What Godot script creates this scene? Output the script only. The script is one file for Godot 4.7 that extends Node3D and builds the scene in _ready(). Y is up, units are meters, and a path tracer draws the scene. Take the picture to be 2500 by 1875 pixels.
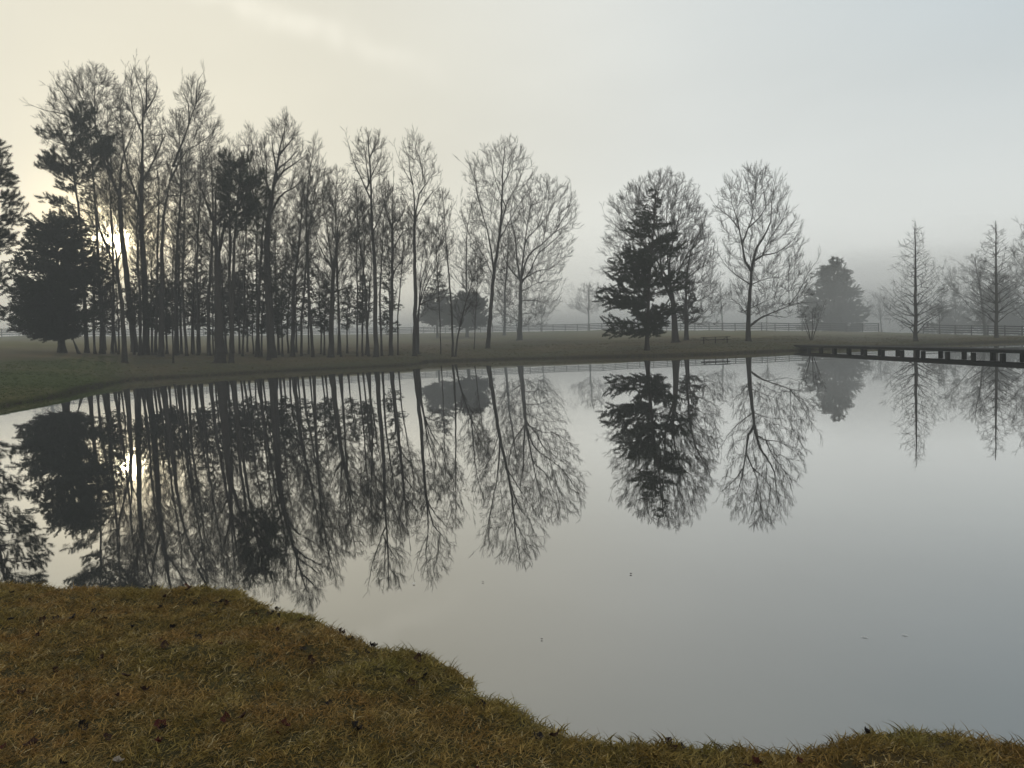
extends Node3D
# A foggy winter morning at a farm pond. Metres, y up, water level at 0, camera above the near bank looking along -z.

var rng := RandomNumberGenerator.new()
var used := {}
var lumps := FastNoiseLite.new()
var patches := FastNoiseLite.new()
var bark: StandardMaterial3D
var bark_pale: StandardMaterial3D
var leaf_dark: StandardMaterial3D
var sprays: Array[ArrayMesh] = []
var fronds: Array[ArrayMesh] = []
var needles: Array[ArrayMesh] = []

# ------------------------------------------------------------------ ground plan, by bearing (degrees right of -z) and range
var far_a := PackedFloat32Array([-110, -90, -70, -50, -40, -33.8, -32.1, -30.2, -28.1, -26.1, -21.55, -16.3, -12.1, -7.7, -6.85, -6.5, -6, -4.3, 0.07, 5, 10.1, 15.4, 19.8, 25.6, 29.5, 33.75, 42, 55, 70, 90, 110])
var far_r := PackedFloat32Array([16, 22, 27, 33, 37, 41.1, 44.3, 49.8, 60.3, 69.8, 71.4, 74.5, 75, 76.1, 80.2, 84.1, 86.9, 85.1, 83.8, 80.1, 77, 77.4, 82.6, 87.7, 92.7, 96.7, 104, 98, 80, 60, 40])
var near_a := PackedFloat32Array([-110, -90, -70, -50, -34.4, -29.4, -26.7, -23.2, -20.8, -19, -15.6, -14.6, -11.3, -6.2, -4.2, -3.5, -1.1, 1.3, 4.1, 9.4, 17.4, 20.6, 23.1, 25.4, 27.2, 29.9, 31.7, 33.8, 50, 70, 90, 110])
var near_r := PackedFloat32Array([14, 12, 9, 7.4, 6.54, 6.01, 5.74, 5.61, 5.41, 5.05, 4.66, 4.43, 4.14, 3.84, 3.62, 3.47, 3.33, 3.12, 3.03, 2.99, 3.03, 3.06, 3.17, 3.32, 3.41, 3.43, 3.43, 3.47, 4.2, 6, 9, 14])
var fence_a := PackedFloat32Array([-60, -32.5, -22.2, -6.9, 6.8, 14.8, 20.5, 25.8, 28.1, 33.75, 60])
var fence_r := PackedFloat32Array([175, 166, 162, 166, 151, 145, 135.5, 128, 127, 115.5, 100])
var fence_h := PackedFloat32Array([6.2, 6.0, 5.05, 4.2, 3.3, 2.5, 1.85, 1.25, 0.85, 0.25, 0.2])


func lookup(x: float, xs: PackedFloat32Array, ys: PackedFloat32Array) -> float:
	if x <= xs[0]:
		return ys[0]
	for i in range(1, xs.size()):
		if x <= xs[i]:
			return lerpf(ys[i - 1], ys[i], (x - xs[i - 1]) / (xs[i] - xs[i - 1]))
	return ys[ys.size() - 1]


func near_edge(a: float) -> float:
	return lookup(a, near_a, near_r) + 0.20 + 0.05 * lumps.get_noise_2d(a * 9.0, 3.0)


func far_edge(a: float) -> float:
	return lookup(a, far_a, far_r) + 0.5 * lumps.get_noise_2d(a * 6.0, 40.0)


func ground(a: float, r: float) -> float:
	var k := 1.0 - smoothstep(98.0, 110.0, absf(a))
	var x := r * sin(deg_to_rad(a))
	var z := -r * cos(deg_to_rad(a))
	var nr := near_edge(a)
	var fr := far_edge(a)
	var h: float
	if r <= nr:
		h = 0.62 * (1.0 - exp(-(nr - r) / 0.09)) + 0.045 * lumps.get_noise_2d(x * 14.0, z * 14.0) * smoothstep(0.0, 0.3, nr - r)
	elif r < fr:
		h = -minf(1.0, 0.5 * minf((r - nr) * 2.0, fr - r))
	else:
		var s := r - fr
		var e := lookup(a, fence_a, fence_r)
		var t := clampf(s / (e - fr), 0.0, 1.0)
		h = 0.4 * (1.0 - exp(-s)) + (lookup(a, fence_a, fence_h) - 0.4) * t - 0.03 * minf(maxf(0.0, r - e), 110.0)
		h += 0.12 * lumps.get_noise_2d(x * 1.6, z * 1.6) * smoothstep(0.5, 6.0, s)
	return lerpf(maxf(h, 0.5), h, k)


func bearing(x: float, z: float) -> float:
	return rad_to_deg(atan2(x, -z))


func on_ground(x: float, z: float) -> Vector3:
	return Vector3(x, ground(bearing(x, z), Vector2(x, z).length()), z)


# ------------------------------------------------------------------ helpers
class Shape:
	var v := PackedVector3Array()
	var n := PackedVector3Array()
	var c := PackedColorArray()
	var i := PackedInt32Array()

	func mesh() -> ArrayMesh:
		var m := ArrayMesh.new()
		if i.is_empty():
			return m
		var a := []
		a.resize(Mesh.ARRAY_MAX)
		a[Mesh.ARRAY_VERTEX] = v
		a[Mesh.ARRAY_NORMAL] = n
		if c.size() == v.size():
			a[Mesh.ARRAY_COLOR] = c
		a[Mesh.ARRAY_INDEX] = i
		m.add_surface_from_arrays(Mesh.PRIMITIVE_TRIANGLES, a)
		return m

	func tri(p: Vector3, q: Vector3, r: Vector3) -> void:  # counter-clockwise seen from outside; turned for Godot
		var m := (q - p).cross(r - p).normalized()
		var b := v.size()
		v.append(p); v.append(q); v.append(r)
		n.append(m); n.append(m); n.append(m)
		i.append(b); i.append(b + 2); i.append(b + 1)

	func quad(p: Vector3, q: Vector3, r: Vector3, s: Vector3) -> void:
		var m := (q - p).cross(s - p).normalized()
		var b := v.size()
		v.append(p); v.append(q); v.append(r); v.append(s)
		for k in 4:
			n.append(m)
		i.append(b); i.append(b + 2); i.append(b + 1)
		i.append(b); i.append(b + 3); i.append(b + 2)

	func box(at: Transform3D, size: Vector3) -> void:
		var h := size / 2.0
		var e := minf(0.012, minf(h.x, minf(h.y, h.z)) * 0.4)
		# eight corners pulled in on a chamfer: six faces and twelve bevel strips
		for axis in 3:
			for side in [-1.0, 1.0]:
				var u := Vector3.ZERO
				u[(axis + 1) % 3] = h[(axis + 1) % 3] - e
				var w := Vector3.ZERO
				w[(axis + 2) % 3] = h[(axis + 2) % 3] - e
				var o := Vector3.ZERO
				o[axis] = h[axis] * side
				if side > 0:
					quad(at * (o - u - w), at * (o + u - w), at * (o + u + w), at * (o - u + w))
				else:
					quad(at * (o - u + w), at * (o + u + w), at * (o + u - w), at * (o - u - w))
		for axis in 3:
			var b := (axis + 1) % 3
			var d := (axis + 2) % 3
			for sb in [-1.0, 1.0]:
				for sd in [-1.0, 1.0]:
					var l := Vector3.ZERO
					l[axis] = h[axis] - e
					var p := Vector3.ZERO
					p[b] = h[b] * sb
					p[d] = (h[d] - e) * sd
					var q := Vector3.ZERO
					q[b] = (h[b] - e) * sb
					q[d] = h[d] * sd
					if sb * sd > 0:
						quad(at * (p - l), at * (p + l), at * (q + l), at * (q - l))
					else:
						quad(at * (q - l), at * (q + l), at * (p + l), at * (p - l))

	func tube(p: PackedVector3Array, r: PackedFloat32Array, sides: int) -> void:
		var base := v.size()
		var count := p.size()
		for k in count:
			var t := (p[mini(k + 1, count - 1)] - p[maxi(k - 1, 0)]).normalized()
			var ref := Vector3(0.31, 0.05, 0.95) if absf(t.z) < 0.8 else Vector3(0.95, 0.05, 0.31)
			var u := t.cross(ref).normalized()
			var w := u.cross(t)
			for s in sides:
				var f := TAU * s / sides
				var d := u * cos(f) + w * sin(f)
				v.append(p[k] + d * r[k])
				n.append(d)
		for k in count - 1:
			for s in sides:
				var a := base + k * sides + s
				var b := base + k * sides + (s + 1) % sides
				i.append(a); i.append(b); i.append(a + sides)
				i.append(b); i.append(b + sides); i.append(a + sides)


func numbered(called: String) -> String:
	used[called] = used.get(called, -1) + 1
	return called if used[called] == 0 else "%s_%03d" % [called, used[called]]


func tag(o: Node, label: String, category: String, group := "") -> void:
	o.set_meta("label", label)
	o.set_meta("category", category)
	if group:
		o.set_meta("group", group)


func part(called: String, m: Mesh, material: Material, parent: Node) -> MeshInstance3D:
	var o := MeshInstance3D.new()
	o.name = called if parent != self else numbered(called)
	o.mesh = m
	o.material_override = material
	parent.add_child(o, true)
	return o


func thing(called: String, label: String, category: String, at: Vector3, turn := 0.0, group := "") -> Node3D:
	var o := Node3D.new()
	o.name = numbered(called)
	add_child(o)
	o.position = at
	o.rotation.y = turn
	tag(o, label, category, group)
	return o


func many(called: String, m: Mesh, material: Material, places: Array[Transform3D], parent: Node, colors := PackedColorArray()) -> MultiMeshInstance3D:
	var mm := MultiMesh.new()
	mm.transform_format = MultiMesh.TRANSFORM_3D
	mm.use_colors = not colors.is_empty()
	mm.mesh = m
	mm.instance_count = places.size()
	for k in places.size():
		mm.set_instance_transform(k, places[k])
		if mm.use_colors:
			mm.set_instance_color(k, colors[k])
	var o := MultiMeshInstance3D.new()
	o.name = called if parent != self else numbered(called)
	o.multimesh = mm
	o.material_override = material
	o.set_meta("kind", "stuff")
	parent.add_child(o, true)
	return o


func lin(r: float, g: float, b: float) -> Color:
	return Color(r, g, b).linear_to_srgb()


func grain(low: float, high: float, frequency: float, octaves := 4, size := 256) -> NoiseTexture2D:
	var f := FastNoiseLite.new()
	f.seed = int(frequency * 1000.0) + octaves
	f.noise_type = FastNoiseLite.TYPE_SIMPLEX_SMOOTH
	f.frequency = frequency
	f.fractal_octaves = octaves
	var t := NoiseTexture2D.new()
	t.noise = f
	t.seamless = true
	t.width = size
	t.height = size
	var g := Gradient.new()
	g.set_color(0, Color(low, low, low))
	g.set_color(1, Color(high, high, high))
	t.color_ramp = g
	return t


func matte(color: Color, texture: Texture2D = null, scale := Vector3.ONE, world := false, rough := 0.9) -> StandardMaterial3D:
	var m := StandardMaterial3D.new()
	m.albedo_color = color
	m.roughness = rough
	m.metallic_specular = 0.25
	if texture:
		m.albedo_texture = texture
		m.uv1_triplanar = true
		m.uv1_world_triplanar = world
		m.uv1_scale = scale
	return m


func pick(lo: float, hi: float) -> float:
	return rng.randf_range(lo, hi)


func any_dir() -> Vector3:
	return Vector3(pick(-1, 1), pick(-1, 1), pick(-1, 1)).normalized()


func along(d: Vector3) -> Basis:  # y along d, rolled at random
	var ref := any_dir()
	var x := d.cross(ref).normalized()
	return Basis(x, d, x.cross(d))


# ------------------------------------------------------------------ trees
func twig(s: Shape, p: Vector3, q: Vector3, r: float) -> void:
	var t := (q - p).normalized()
	var u := t.cross(Vector3(0.4, 0.2, 0.9)).normalized() * r
	var w := t.cross(u)
	var a := p + u
	var b := p - u * 0.5 + w * 0.87
	var c := p - u * 0.5 - w * 0.87
	s.tri(a, b, q); s.tri(b, c, q); s.tri(c, a, q)


func make_sprays() -> void:
	for kind in 5:  # a bare broom of fine twigs, one metre long, along +y
		var s := Shape.new()
		var p := Vector3.ZERO
		var d := Vector3.UP
		for seg in 3:
			var q := p + d * 0.33
			twig(s, p, q + d * 0.1, 0.009 - seg * 0.0016)
			for k in 5:
				var at := p.lerp(q, (k + pick(0.1, 0.9)) / 5.0)
				var out := (d + any_dir() * pick(0.3, 0.62)).normalized()
				var l := pick(0.25, 0.45) * (1.2 - 0.22 * seg)
				var mid := at + out * l * 0.5
				out = (out + Vector3.UP * 0.35).normalized()
				var tip := mid + out * l * 0.5
				twig(s, at, mid + (mid - at) * 0.15, 0.0056)
				twig(s, mid, tip, 0.0047)
				for j in 3:
					var at2 := at.lerp(mid, pick(0.3, 1.0)) if j < 1 else mid.lerp(tip, pick(0.0, 0.8))
					twig(s, at2, at2 + (out + any_dir() * 0.45 + Vector3.UP * 0.2).normalized() * l * pick(0.4, 0.7), 0.0041)
			p = q
			d = (d + any_dir() * 0.12).normalized()
		sprays.append(s.mesh())
	for kind in 3:  # an evergreen frond, one metre long, full of small scale-leaf sprigs
		var s := Shape.new()
		twig(s, Vector3.ZERO, Vector3(0, 1.0, 0), 0.014)
		for k in 190:
			var t := pick(0.05, 1.0)
			var at := Vector3(pick(-0.06, 0.06), t, pick(-0.06, 0.06))
			var out := Vector3(pick(-1, 1), pick(-0.1, 0.9), pick(-0.45, 0.45)).normalized()
			var l := pick(0.07, 0.26) * (1.15 - 0.5 * t)
			var side := out.cross(any_dir()).normalized() * pick(0.013, 0.030)
			var mid := at + out * l * 0.5 - Vector3(0, 0.02, 0)
			s.tri(at, mid + side, at + out * l)
			s.tri(at, at + out * l, mid - side)
		fronds.append(s.mesh())
	for kind in 2:  # a pine shoot with a brush of needles, one metre long with its needles
		var s := Shape.new()
		twig(s, Vector3.ZERO, Vector3(0, 0.8, 0), 0.02)
		for k in 150:
			var t := pick(0.15, 0.8)
			var at := Vector3(0, t, 0)
			var out := (any_dir() + Vector3.UP * 0.5).normalized()
			var l := pick(0.22, 0.38)
			var side := out.cross(any_dir()).normalized() * 0.011
			s.tri(at - side, at + side, at + out * l)
		needles.append(s.mesh())


func bend(p: Vector3, d: Vector3, length: float, steps: int, wiggle: float, lift: float) -> PackedVector3Array:
	var pts := PackedVector3Array([p])
	for k in steps:
		d = (d + any_dir() * wiggle + Vector3.UP * lift).normalized()
		p += d * (length / steps)
		pts.append(p)
	return pts


func taper(count: int, from: float, to: float) -> PackedFloat32Array:
	var r := PackedFloat32Array()
	for k in count:
		r.append(lerpf(from, to, float(k) / (count - 1)))
	return r


func smooth(pts: PackedVector3Array, step: float, wiggle: float) -> PackedVector3Array:
	var out := PackedVector3Array()
	for k in pts.size() - 1:
		var a := pts[maxi(k - 1, 0)]
		var b := pts[k]
		var c := pts[k + 1]
		var d := pts[mini(k + 2, pts.size() - 1)]
		var steps := maxi(1, int(b.distance_to(c) / step))
		for j in steps:
			var q := b.cubic_interpolate(c, a, d, float(j) / steps)
			out.append(q + (any_dir() * wiggle if j > 0 else Vector3.ZERO))
	out.append(pts[pts.size() - 1])
	return out


# side branches and twigs on one limb
func dress(s: Shape, put: Array[Transform3D], limb: PackedVector3Array, radii: PackedFloat32Array, reach: float, start: float, dense: float, lift: float) -> void:
	var total := 0.0
	for k in limb.size() - 1:
		total += limb[k].distance_to(limb[k + 1])
	var walked := 0.0
	var next := total * start
	var roll := pick(0, TAU)
	for k in limb.size() - 1:
		var seg := limb[k].distance_to(limb[k + 1])
		while next < walked + seg:
			var f := (next - walked) / seg
			var t := next / total
			var p := limb[k].lerp(limb[k + 1], f)
			var d := (limb[k + 1] - limb[k]).normalized()
			roll += 2.4 + pick(-0.5, 0.5)
			var side := d.cross(Vector3(0.3, 0.1, 0.95)).normalized().rotated(d, roll)
			var out := (d * pick(0.55, 1.0) + side).normalized()
			var l := minf(reach * pick(0.6, 1.15), total * 0.6) * (1.05 - 0.72 * t)
			var r := minf(lerpf(radii[k], radii[k + 1], f) * 0.5, 0.011 * l + 0.012)
			var pts := bend(p, out, l, 4, 0.22, lift)
			s.tube(pts, taper(5, r, 0.007), 4)
			var m := maxi(3, int(l * 2.3 * dense))
			for j in m:
				var u := lerpf(0.2, 1.0, (j + pick(0.2, 0.8)) / m) * 4.0
				var seg_at := mini(int(u), 3)
				var q := pts[seg_at].lerp(pts[seg_at + 1], u - seg_at)
				var dd := (pts[seg_at + 1] - pts[seg_at]).normalized()
				var o2 := (dd * pick(0.5, 1.1) + any_dir() * 0.9 + Vector3.UP * lift).normalized()
				var l2 := pick(0.5, 1.1) * minf(1.0, l * 0.45)
				if l > 1.6:
					var sub := bend(q, o2, l2, 2, 0.25, lift)
					s.tube(sub, taper(3, r * 0.45 + 0.003, 0.005), 3)
					o2 = (sub[2] - sub[1]).normalized()
					q = sub[1]
				put.append(Transform3D(along(o2) * pick(0.8, 1.4) * clampf(0.45 + l * 0.22, 0.55, 1.15), q))
			put.append(Transform3D(along((pts[4] - pts[3]).normalized()) * pick(0.7, 1.1) * clampf(0.4 + l * 0.25, 0.5, 1.1), pts[4] - (pts[4] - pts[3]) * 0.4))
			next += pick(0.26, 0.5) / dense
		walked += seg


# fine branches that fill a crown's outline [height, left, right, ...]: each grows from the nearest wood to a point of the crown
func fill(s: Shape, put: Array[Transform3D], built: Array[PackedVector3Array], crown: Array, count: int, deep: float) -> void:
	var ys := PackedFloat32Array()
	var ls := PackedFloat32Array()
	var rs := PackedFloat32Array()
	for k in range(0, crown.size(), 3):
		ys.append(crown[k]); ls.append(crown[k + 1]); rs.append(crown[k + 2])
	var low := ys[0]
	var top := ys[ys.size() - 1]
	var widest := 0.1
	for k in ys.size():
		widest = maxf(widest, rs[k] - ls[k])
	var at := PackedVector3Array()
	var way := PackedVector3Array()
	for line in built:
		for k in line.size():
			if line[k].y > low * 0.55:
				at.append(line[k])
				way.append((line[mini(k + 1, line.size() - 1)] - line[maxi(k - 1, 0)]).normalized())
	var goals := []
	while goals.size() < count:
		var y := lerpf(low, top, rng.randf())
		var l := lookup(y, ys, ls)
		var r := lookup(y, ys, rs)
		if rng.randf() * widest > r - l + 0.4:
			continue
		var turn := pick(0, TAU)
		var out := pow(rng.randf(), 0.42)
		var half := maxf((r - l) * 0.5 - 0.3, 0.15) * (0.9 + 0.22 * lumps.get_noise_2d(y * 6.0 + l * 40.0, cos(turn) * 9.0))
		goals.append([out + 0.6 * (y - low) / (top - low), Vector3((l + r) * 0.5 + half * out * cos(turn), y, half * deep * out * sin(turn))])
	goals.sort_custom(func(a, b): return a[0] < b[0])
	var heart := Vector3((ls[0] + rs[0]) * 0.5, low - (top - low) * 0.35, 0)
	for g in goals:
		var goal: Vector3 = g[1]
		var best := 1e9
		var from := 0
		for k in at.size():
			var d := goal - at[k]
			var far := d.length()
			if far < best * 1.0:
				var c := far * (1.6 - 0.45 * d.y / maxf(far, 0.01)) - 0.85 * far * (d.dot(way[k]) / maxf(far, 0.01))
				if c < best:
					best = c
					from = k
		var p := at[from]
		var span := p.distance_to(goal)
		if span < 0.35 or span > 7.0:
			continue
		var outward := ((goal - heart).normalized() + Vector3.UP * 0.35 + any_dir() * 0.25).normalized()
		var c1 := p + (way[from] * 0.7 + (goal - p).normalized() * 0.6).normalized() * span * 0.36
		var c2 := goal - outward * span * 0.33
		var steps := 3 if span < 1.5 else 5
		var pts := PackedVector3Array()
		for k in steps + 1:
			pts.append(p.bezier_interpolate(c1, c2, goal, float(k) / steps) + (any_dir() * 0.02 * span / steps if k > 0 else Vector3.ZERO))
		s.tube(pts, taper(steps + 1, 0.010 + 0.0062 * span, 0.0055), 4 if span > 1.2 else 3)
		for k in range(1, steps + 1):
			at.append(pts[k])
			var w := (pts[k] - pts[k - 1]).normalized()
			way.append(w)
			var o := (w * 0.8 + any_dir() * (0.25 if k == steps else 0.5) + Vector3.UP * 0.2).normalized()
			put.append(Transform3D(along(o) * pick(0.75, 1.25) * clampf(0.45 + span * 0.22, 0.55, 1.1), pts[k] - w * 0.1))
			if k == steps or rng.randf() < 0.5:
				o = (w + any_dir() * 0.5 + Vector3.UP * 0.2).normalized()
				put.append(Transform3D(along(o) * pick(0.6, 1.1) * clampf(0.45 + span * 0.22, 0.55, 1.1), pts[k] - w * 0.25 * span / steps))


# one bare tree out of its limbs, each [radius, x, height, x, height, ...] across the line of sight; the first is the trunk
func hero(called: String, label: String, group: String, x: float, z: float, limbs: Array, o: Dictionary) -> void:
	rng.seed = hash(label)
	var t := thing(called, label, "tree", on_ground(x, z) - Vector3(0, 0.12, 0), -atan2(x, -z), group)
	var dense: float = o.get("dense", 1.0)
	var lift: float = o.get("lift", 0.12)
	var built: Array[PackedVector3Array] = []
	var put: Array[Transform3D] = []
	var top := 0.0
	for k in limbs.size():
		var row: Array = limbs[k]
		var pts := PackedVector3Array()
		var depth := 0.0
		var slope := 0.0 if k == 0 else pick(0.2, 0.75) * (1.0 if k % 2 else -1.0)
		var first := Vector3(row[1], row[2], 0)
		if k > 0:
			var best := 9.0
			for other in built:
				for q in other:
					var away := Vector2(q.x - first.x, q.y - first.y).length()
					if away < best:
						best = away
						depth = q.z
						if away < 0.8:
							first = q
		var so_far := 0.0
		for j in range(1, row.size(), 2):
			var flat := Vector2(row[j], row[j + 1])
			if j > 1:
				so_far += flat.distance_to(Vector2(row[j - 2], row[j - 1]))
			pts.append(Vector3(flat.x, flat.y, depth + slope * so_far * (1.0 - so_far * 0.012)))
		if k == 0:
			pts[0] = Vector3(0, 0, 0)
		else:
			pts[0] = first
			if o.has("crown"):
				var last := pts.size() - 1
				pts[last] = pts[last - 1].lerp(pts[last], 0.72)
		var path := smooth(pts, 0.9, 0.05)
		var r0: float = row[0] * (1.0 if k == 0 else 0.88)
		var r1 := 0.008 if k > 0 else r0 * (0.5 if limbs.size() > 2 and pts.size() < 5 else 0.12)
		var radii := PackedFloat32Array()
		for j in path.size():
			var f := float(j) / (path.size() - 1)
			var r := lerpf(r0, r1, pow(f, 0.6) if k else f * f * 0.4 + f * 0.6)
			if k == 0:
				r *= 1.0 + 0.9 * exp(-path[j].y / 0.4)
			radii.append(maxf(r, 0.008))
			top = maxf(top, path[j].y)
		var s := Shape.new()
		if k == 0:  # root flare
			var low := path[0]
			var up := path[1]
			path.insert(1, low.lerp(up, 0.3)); radii.insert(1, r0 * 1.28)
			path.insert(2, low.lerp(up, 0.65)); radii.insert(2, r0 * 1.1)
		s.tube(path, radii, 10 if k == 0 else 6)
		built.append(path)
		if o.has("crown") and (k > 0 or limbs.size() < 3 or pts.size() > 5):
			for j in range(int(path.size() * 0.55), path.size()):
				var w := (path[j] - path[maxi(j - 1, 0)]).normalized()
				for q in 2:
					put.append(Transform3D(along((w + any_dir() * 0.7 + Vector3.UP * 0.2).normalized()) * pick(0.5, 1.0), path[j] - w * pick(0.0, 0.8)))
		if o.has("reach"):
			dress(s, put, path, radii, o.reach if k else 0.7, 0.16 if k else 0.5, dense, lift)
		part("trunk" if k == 0 else "limb", s.mesh(), bark, t)
	if o.has("crown"):
		var crown: Array = o.crown
		var area := 0.0
		for k in range(3, crown.size(), 3):
			area += (crown[k] - crown[k - 3]) * (crown[k + 2] - crown[k + 1] + crown[k - 1] - crown[k - 2]) * 0.5
		var fine := Shape.new()
		fill(fine, put, built, crown, int(clampf(area * 4.0 * dense, 60, 1500)), o.get("deep", 0.8))
		part("branches", fine.mesh(), bark, t).set_meta("kind", "stuff")
	if not put.is_empty():
		many("twigs", sprays[rng.randi() % sprays.size()], bark, put, t)


func limbs_span(p: PackedVector3Array) -> float:
	return p[0].distance_to(p[p.size() - 1])


# a bare tree from its crown's outline
func bare_tree(called: String, label: String, group: String, x: float, z: float, o: Dictionary) -> void:
	rng.seed = hash(label) + 5
	var h: float = o.h
	var cb: float = o.cb
	var dx: float = o.dx
	var r0: float = o.r0
	var trunk := [r0, 0.0, 0.0]
	if o.has("stub"):
		trunk.append_array([dx * 0.5, h * 0.5, dx, h])
		hero(called, label, group, x, z, [trunk], {"stub": true})
		return
	var steps := 5
	var wander := 0.0
	for k in range(1, steps + 1):
		wander += pick(-0.03, 0.03) * h * 0.35
		trunk.append_array([dx * pow(float(k) / steps, 1.3) + (wander if k < steps else 0.0), h * 0.97 * k / steps])
	var limbs := [trunk]
	var n := int(clampf((h - cb) * 0.8, 7, 12))
	for k in n:
		var t := (k + pick(0.1, 0.9)) / n
		var y := lerpf(cb, h * 0.86, t)
		var side := 1.0 if k % 2 else -1.0
		var wide: float = (o.r if side > 0 else o.l) * sqrt(maxf(0.08, 1.0 - pow(t * 1.05 - 0.32, 2.0) * 1.5)) * pick(0.65, 1.0)
		var f := y / (h * 0.97)
		var at := dx * pow(f, 1.3)
		var rise := minf(wide * pick(0.9, 1.7) + 0.4, h - y)
		limbs.append([maxf(r0 * (1.0 - f * 0.85) * 0.6, 0.025), at, y, at + side * wide * pick(0.25, 0.5), y + rise * pick(0.15, 0.4), at + side * wide * pick(0.6, 0.9), y + rise * pick(0.5, 0.75), at + side * wide, y + rise])
	var crown := []
	for k in 9:
		var t := k / 8.0
		var wide := sqrt(maxf(0.03, 1.0 - pow((t - 0.5) / 0.53, 2.0))) * (0.75 + 0.25 * sin(t * 9.0 + x))
		var y := lerpf(cb, h, t)
		var mid := dx * pow(y / h, 1.3)
		crown.append_array([y, mid - o.l * wide, mid + o.r * wide])
	o["crown"] = crown
	hero(called, label, group, x, z, limbs, o)


# a bare tree with a straight leader and many slender side branches
func conical_tree(called: String, label: String, group: String, x: float, z: float, o: Dictionary) -> void:
	rng.seed = hash(label) + 9
	var h: float = o.h
	var limbs := [[o.r0, 0.0, 0.0, o.dx * 0.3, h * 0.3, o.dx * 0.6, h * 0.6, o.dx * 0.8, h * 0.8, o.dx, h]]
	var n := 46
	for k in n:
		var t := (k + pick(0.0, 0.8)) / n
		var y := lerpf(o.cb, h * 0.95, pow(t, 1.08))
		var side := 1.0 if k % 2 else -1.0
		var wide: float = (o.r if side > 0 else o.l) * clampf(1.08 - pow(t, 1.15), 0.06, 1.0) * smoothstep(-0.35, 0.15, t) * pick(0.75, 1.1) * pick(0.62, 1.0)
		var f := y / h
		var rise := wide * pick(0.55, 0.85)
		limbs.append([0.075 * (1.0 - 0.7 * t), o.dx * f, y, o.dx * f + side * wide * 0.35, y + rise * 0.28, o.dx * f + side * wide * 0.72, y + rise * 0.62, o.dx * f + side * wide, y + rise * 1.1])
	hero(called, label, group, x, z, limbs, {"reach": 1.05, "dense": 0.42, "lift": 0.1})


# an evergreen from rows [height, left, right], bottom first
func evergreen(called: String, label: String, x: float, z: float, h: float, dx: float, r0: float, rows: Array, o: Dictionary) -> void:
	rng.seed = hash(label) + 3
	var t := thing(called, label, "tree", on_ground(x, z) - Vector3(0, 0.1, 0), -atan2(x, -z))
	var ys := PackedFloat32Array()
	var ls := PackedFloat32Array()
	var rs := PackedFloat32Array()
	for k in range(0, rows.size(), 3):
		ys.append(rows[k]); ls.append(rows[k + 1]); rs.append(rows[k + 2])
	ys.append(h); ls.append(dx - 0.15); rs.append(dx + 0.15)
	var s := Shape.new()
	var path := smooth(PackedVector3Array([Vector3.ZERO, Vector3(dx * 0.2, h * 0.33, 0), Vector3(dx * 0.6, h * 0.66, 0), Vector3(dx, h * 0.98, 0)]), 1.0, 0.04)
	var radii := PackedFloat32Array()
	for p in path:
		radii.append(maxf(r0 * (1.0 - p.y / h * 0.92) * (1.0 + 0.5 * exp(-p.y / 0.4)), 0.015))
	s.tube(path, radii, 9)
	part("trunk", s.mesh(), bark, t)
	var b := Shape.new()
	var put: Array[Transform3D] = []
	var n: int = o.get("n", 400)
	var gap: float = o.get("gap", 0.42)
	var size: float = o.get("size", 1.0)
	var low := ys[0]
	var branches := int(n / 7.0)
	for k in branches:
		var y := lerpf(low, h * 0.97, pow((k + pick(0, 1)) / branches, 1.1))
		var turn := pick(0, TAU)
		var mid := (lookup(y, ys, ls) + lookup(y, ys, rs)) * 0.5
		var trunk_x := dx * pow(y / h, 1.4)
		var half := (lookup(y, ys, rs) - lookup(y, ys, ls)) * 0.5
		var edge_x := mid + half * cos(turn)
		var tip := Vector3(edge_x, y, half * sin(turn)) * Vector3(1, 1, 1)
		tip = Vector3(trunk_x, y, 0).lerp(tip, 1.0 - gap * pow(rng.randf(), 1.6) * 0.8)
		var from := Vector3(trunk_x, maxf(y - half * pick(0.0, 0.35), 0.3), 0)
		var pts := smooth(PackedVector3Array([from, from.lerp(tip, 0.5) + Vector3(0, pick(-0.1, 0.25), 0), tip]), maxf(0.5, half * 0.3), 0.08)
		b.tube(pts, taper(pts.size(), 0.03 + half * 0.008, 0.01), 4)
		var length := limbs_span(pts)
		var m := int(clampf(length * 8.0, 8, 34))
		for j in m:
			var f := pow((j + rng.randf()) / m, 0.75)
			var q := from.lerp(tip, f) + any_dir() * (0.12 + 0.30 * f) * minf(1.0, half * 0.5)
			var out := ((tip - from).normalized() * 0.9 + any_dir() * 0.75 + Vector3.UP * 0.12).normalized()
			put.append(Transform3D(along(out) * size * pick(0.6, 1.2) * clampf(half * 0.45, 0.5, 1.15), q))
	part("branches", b.mesh(), bark, t).set_meta("kind", "stuff")
	many("foliage", fronds[rng.randi() % fronds.size()], leaf_dark, put, t)


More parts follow.
